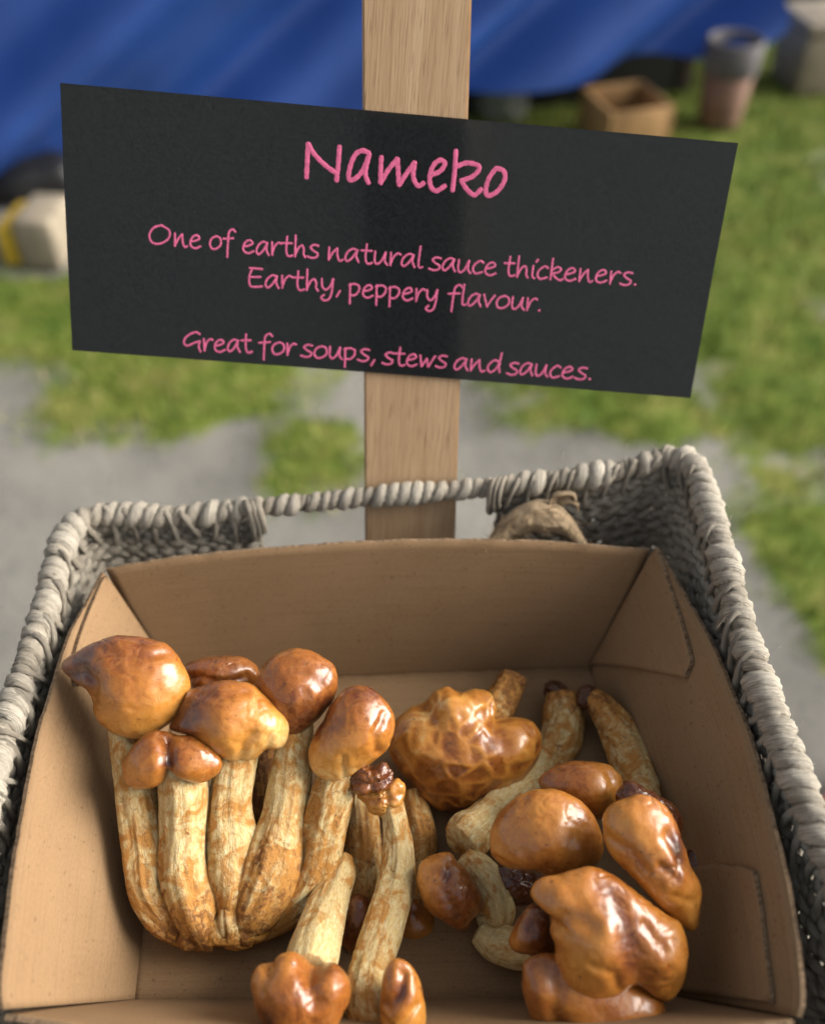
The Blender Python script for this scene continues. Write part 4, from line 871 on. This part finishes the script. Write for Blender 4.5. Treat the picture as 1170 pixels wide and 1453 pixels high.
tracecap(m3, K1, [(643,1095),(665,1062),(700,1060),(730,1030),(775,1020),(800,1040),(832,1084),(870,1070),(900,1063),(940,1095),(952,1130),(942,1180),(915,1230),(860,1272),(780,1285),(710,1262),(665,1210),(648,1150)], .384, 46, tone0=.48, grad=.04, creases=[([(800,1040),(835,1090),(850,1130)],26,9,-.08),([(700,1060),(690,1110)],16,5,0)], patches=[(705,1190,26,-.30),(760,1040,30,.14),(690,1075,30,.12),(880,1200,80,-.08)], bumps=[(740,1150,80,6),(900,1110,50,5)])
m9 = shroom('mushroom', 'loose bright orange cap with a torn pale edge beside the long stem', (572, 1440, .402), 'mushroom')
tracecap(m9, K1, [(1038,1150),(1055,1070),(1088,1038),(1130,1055),(1158,1105),(1172,1170),(1175,1250),(1145,1335),(1085,1335),(1042,1270),(1033,1200)], .386, 34, tone0=.66, grad=.08, patches=[(1100,1120,36,-.34),(1150,1200,40,.10),(1060,1240,40,.10)], creases=[([(1060,1160),(1100,1120),(1110,1070)],18,8,-.1),([(1050,1200),(1090,1220),(1150,1160)],12,4,.05)], wrinkle=.03)
m5 = shroom('mushroom', 'thin pale mushroom stem squeezed between the wrinkled cap and small brown cap', (600, 1230, .47))
stem(m5, [(585, 1120, .487, 15), (595, 1165, .480, 17), (602, 1200, .474, 17), (594, 1245, .468, 16), (588, 1300, .462, 15)], stain=(.5, .6, .6))
cap(m5, 582, 1312, .455, [(0, 0, 0, 22, 34, 22), (22, 10, 4, 16, 26, 18)], tone0=.62, grad=.2)

# --- right-hand pile
m7 = shroom('mushroom', 'mushroom with a speckled curved stem and long blistered cap by the right wall', (960, 1290, .437))
stem(m7, [(832, 985, .523, 12), (848, 998, .519, 18), (872, 1028, .511, 24), (892, 1068, .500, 26), (908, 1115, .478, 26), (918, 1160, .450, 24)], stain=(.8, .55, .5, .4), flake=1.2)
cap(m7, 833, 986, .522, [(0, 0, 0, 9, 11, 9), (-3, 7, 0, 6, 8, 7)], name='dark_tip', mat=MCRUST, lump=.2, fine=False)
cap(m7, 926, 1145, .428, [(0, 0, 0, 40, 18, 24, 35), (24, 22, 2, 18, 28, 18, -20), (-30, -14, 4, 20, 20, 20)], name='torn_margin', tone0=.22, grad=.1, wrinkle=.07, lump=.1, kb=4)
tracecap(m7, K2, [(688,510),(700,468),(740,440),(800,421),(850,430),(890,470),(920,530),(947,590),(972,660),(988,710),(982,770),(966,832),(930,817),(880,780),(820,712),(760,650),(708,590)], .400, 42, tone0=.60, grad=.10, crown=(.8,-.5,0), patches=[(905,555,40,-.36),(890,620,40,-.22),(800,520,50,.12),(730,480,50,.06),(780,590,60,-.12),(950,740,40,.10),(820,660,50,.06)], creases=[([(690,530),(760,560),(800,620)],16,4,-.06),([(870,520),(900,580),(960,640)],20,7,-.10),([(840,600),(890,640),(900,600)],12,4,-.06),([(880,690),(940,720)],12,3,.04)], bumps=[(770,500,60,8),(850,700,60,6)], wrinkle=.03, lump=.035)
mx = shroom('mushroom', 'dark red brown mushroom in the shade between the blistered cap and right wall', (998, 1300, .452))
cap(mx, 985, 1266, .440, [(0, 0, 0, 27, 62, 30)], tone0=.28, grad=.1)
m11 = shroom('mushroom', 'smooth brown cap partly cut by the lower edge beneath the big lobed cap', (840, 1452, .41))
tracecap(m11, K2, [(445,955),(470,915),(560,900),(700,940),(830,1000),(872,1045),(885,1120),(860,1220),(700,1290),(550,1220),(466,1080)], .392, 50, tone0=.50, grad=.08, patches=[(470,1000,60,-.10),(600,1090,70,.08)], creases=[([(540,940),(530,1040),(580,1120)],26,8,-.05)], bumps=[(490,1000,50,6),(760,1090,80,8)])
m10 = shroom('mushroom', 'biggest lobed caramel mushroom cap with a dark crease down its middle', (865, 1400, .405))
stem(m10, [(800, 1330, .415, 28), (770, 1345, .424, 28), (735, 1348, .431, 27), (700, 1338, .438, 24), (675, 1322, .440, 14)], stain=(.7, .4, .2, .3), flake=.8)
tracecap(m10, K2, [(408,862),(440,792),(482,752),(527,778),(533,830),(550,870),(532,907),(470,898),(425,892)], .412, 28, name='dark_collar', tone0=.30, grad=.1, patches=[(430,850,30,.16)], wrinkle=.04, fine=False)
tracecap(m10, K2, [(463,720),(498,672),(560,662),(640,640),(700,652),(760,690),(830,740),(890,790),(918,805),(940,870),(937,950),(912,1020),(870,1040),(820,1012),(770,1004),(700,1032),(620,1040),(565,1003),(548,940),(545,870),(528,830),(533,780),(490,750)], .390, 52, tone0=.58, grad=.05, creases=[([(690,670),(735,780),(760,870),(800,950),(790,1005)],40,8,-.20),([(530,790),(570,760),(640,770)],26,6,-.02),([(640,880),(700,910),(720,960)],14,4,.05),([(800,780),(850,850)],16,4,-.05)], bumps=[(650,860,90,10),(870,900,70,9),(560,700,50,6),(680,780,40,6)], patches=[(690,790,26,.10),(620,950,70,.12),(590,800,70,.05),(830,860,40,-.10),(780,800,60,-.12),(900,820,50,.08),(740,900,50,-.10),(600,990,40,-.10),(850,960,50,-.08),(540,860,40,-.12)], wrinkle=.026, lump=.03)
m9b = shroom('mushroom', 'tan orange cap at the top of the right hand pile behind the round cap', (830, 1150, .455))
tracecap(m9b, K2, [(498,375),(530,345),(590,322),(650,322),(710,335),(745,370),(760,420),(742,460),(700,492),(640,482),(560,430),(510,408)], .450, 38, tone0=.58, grad=.10, crown=(-.6,-.6,0), patches=[(560,360,60,-.12),(690,400,50,.10),(620,340,60,-.06)], bumps=[(660,390,60,5)], creases=[([(700,350),(720,420),(700,480)],14,3,-.03)])
m8 = shroom('mushroom', 'smooth round orange cap with a broad sheen on top of the right hand pile', (775, 1230, .428))
tracecap(m8, K2, [(350,555),(362,500),(402,447),(460,416),(530,408),(600,425),(650,468),(686,540),(687,590),(660,637),(600,656),(540,668),(500,652),(440,646),(390,636),(357,605)], .421, 50, tone0=.54, grad=.05, crown=(0,1,0), patches=[(520,480,90,.06),(380,590,50,.10),(520,620,80,-.08),(640,540,40,-.06)], creases=[([(365,600),(420,625),(500,650)],10,3,.05)], wrinkle=.014, lump=.03)
m12 = shroom('mushroom', 'small brown mushroom with a wet dark side and short bent stem', (640, 1290, .447))
stem(m12, [(655, 1215, .455, 18), (680, 1240, .452, 24), (700, 1270, .449, 28), (705, 1300, .447, 24), (680, 1310, .448, 16)], stain=(.4, .2, .3), flake=.6)
tracecap(m12, K2, [(130,680),(140,630),(180,602),(230,598),(256,630),(290,665),(320,710),(330,760),(302,790),(272,832),(225,812),(170,772),(140,730)], .438, 36, tone0=.50, grad=.14, crown=(.9,.4,0), patches=[(250,690,60,-.22),(215,635,20,-.25),(160,650,40,.10)], creases=[([(230,620),(210,680),(250,760)],18,5,-.06)], wrinkle=.03)
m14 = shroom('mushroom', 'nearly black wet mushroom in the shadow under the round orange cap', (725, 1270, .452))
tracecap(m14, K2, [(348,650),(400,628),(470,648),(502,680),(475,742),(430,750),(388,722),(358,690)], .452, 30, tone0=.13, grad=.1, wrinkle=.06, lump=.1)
for o in bpy.data.objects:
    if '_w' in o: del o['_w']
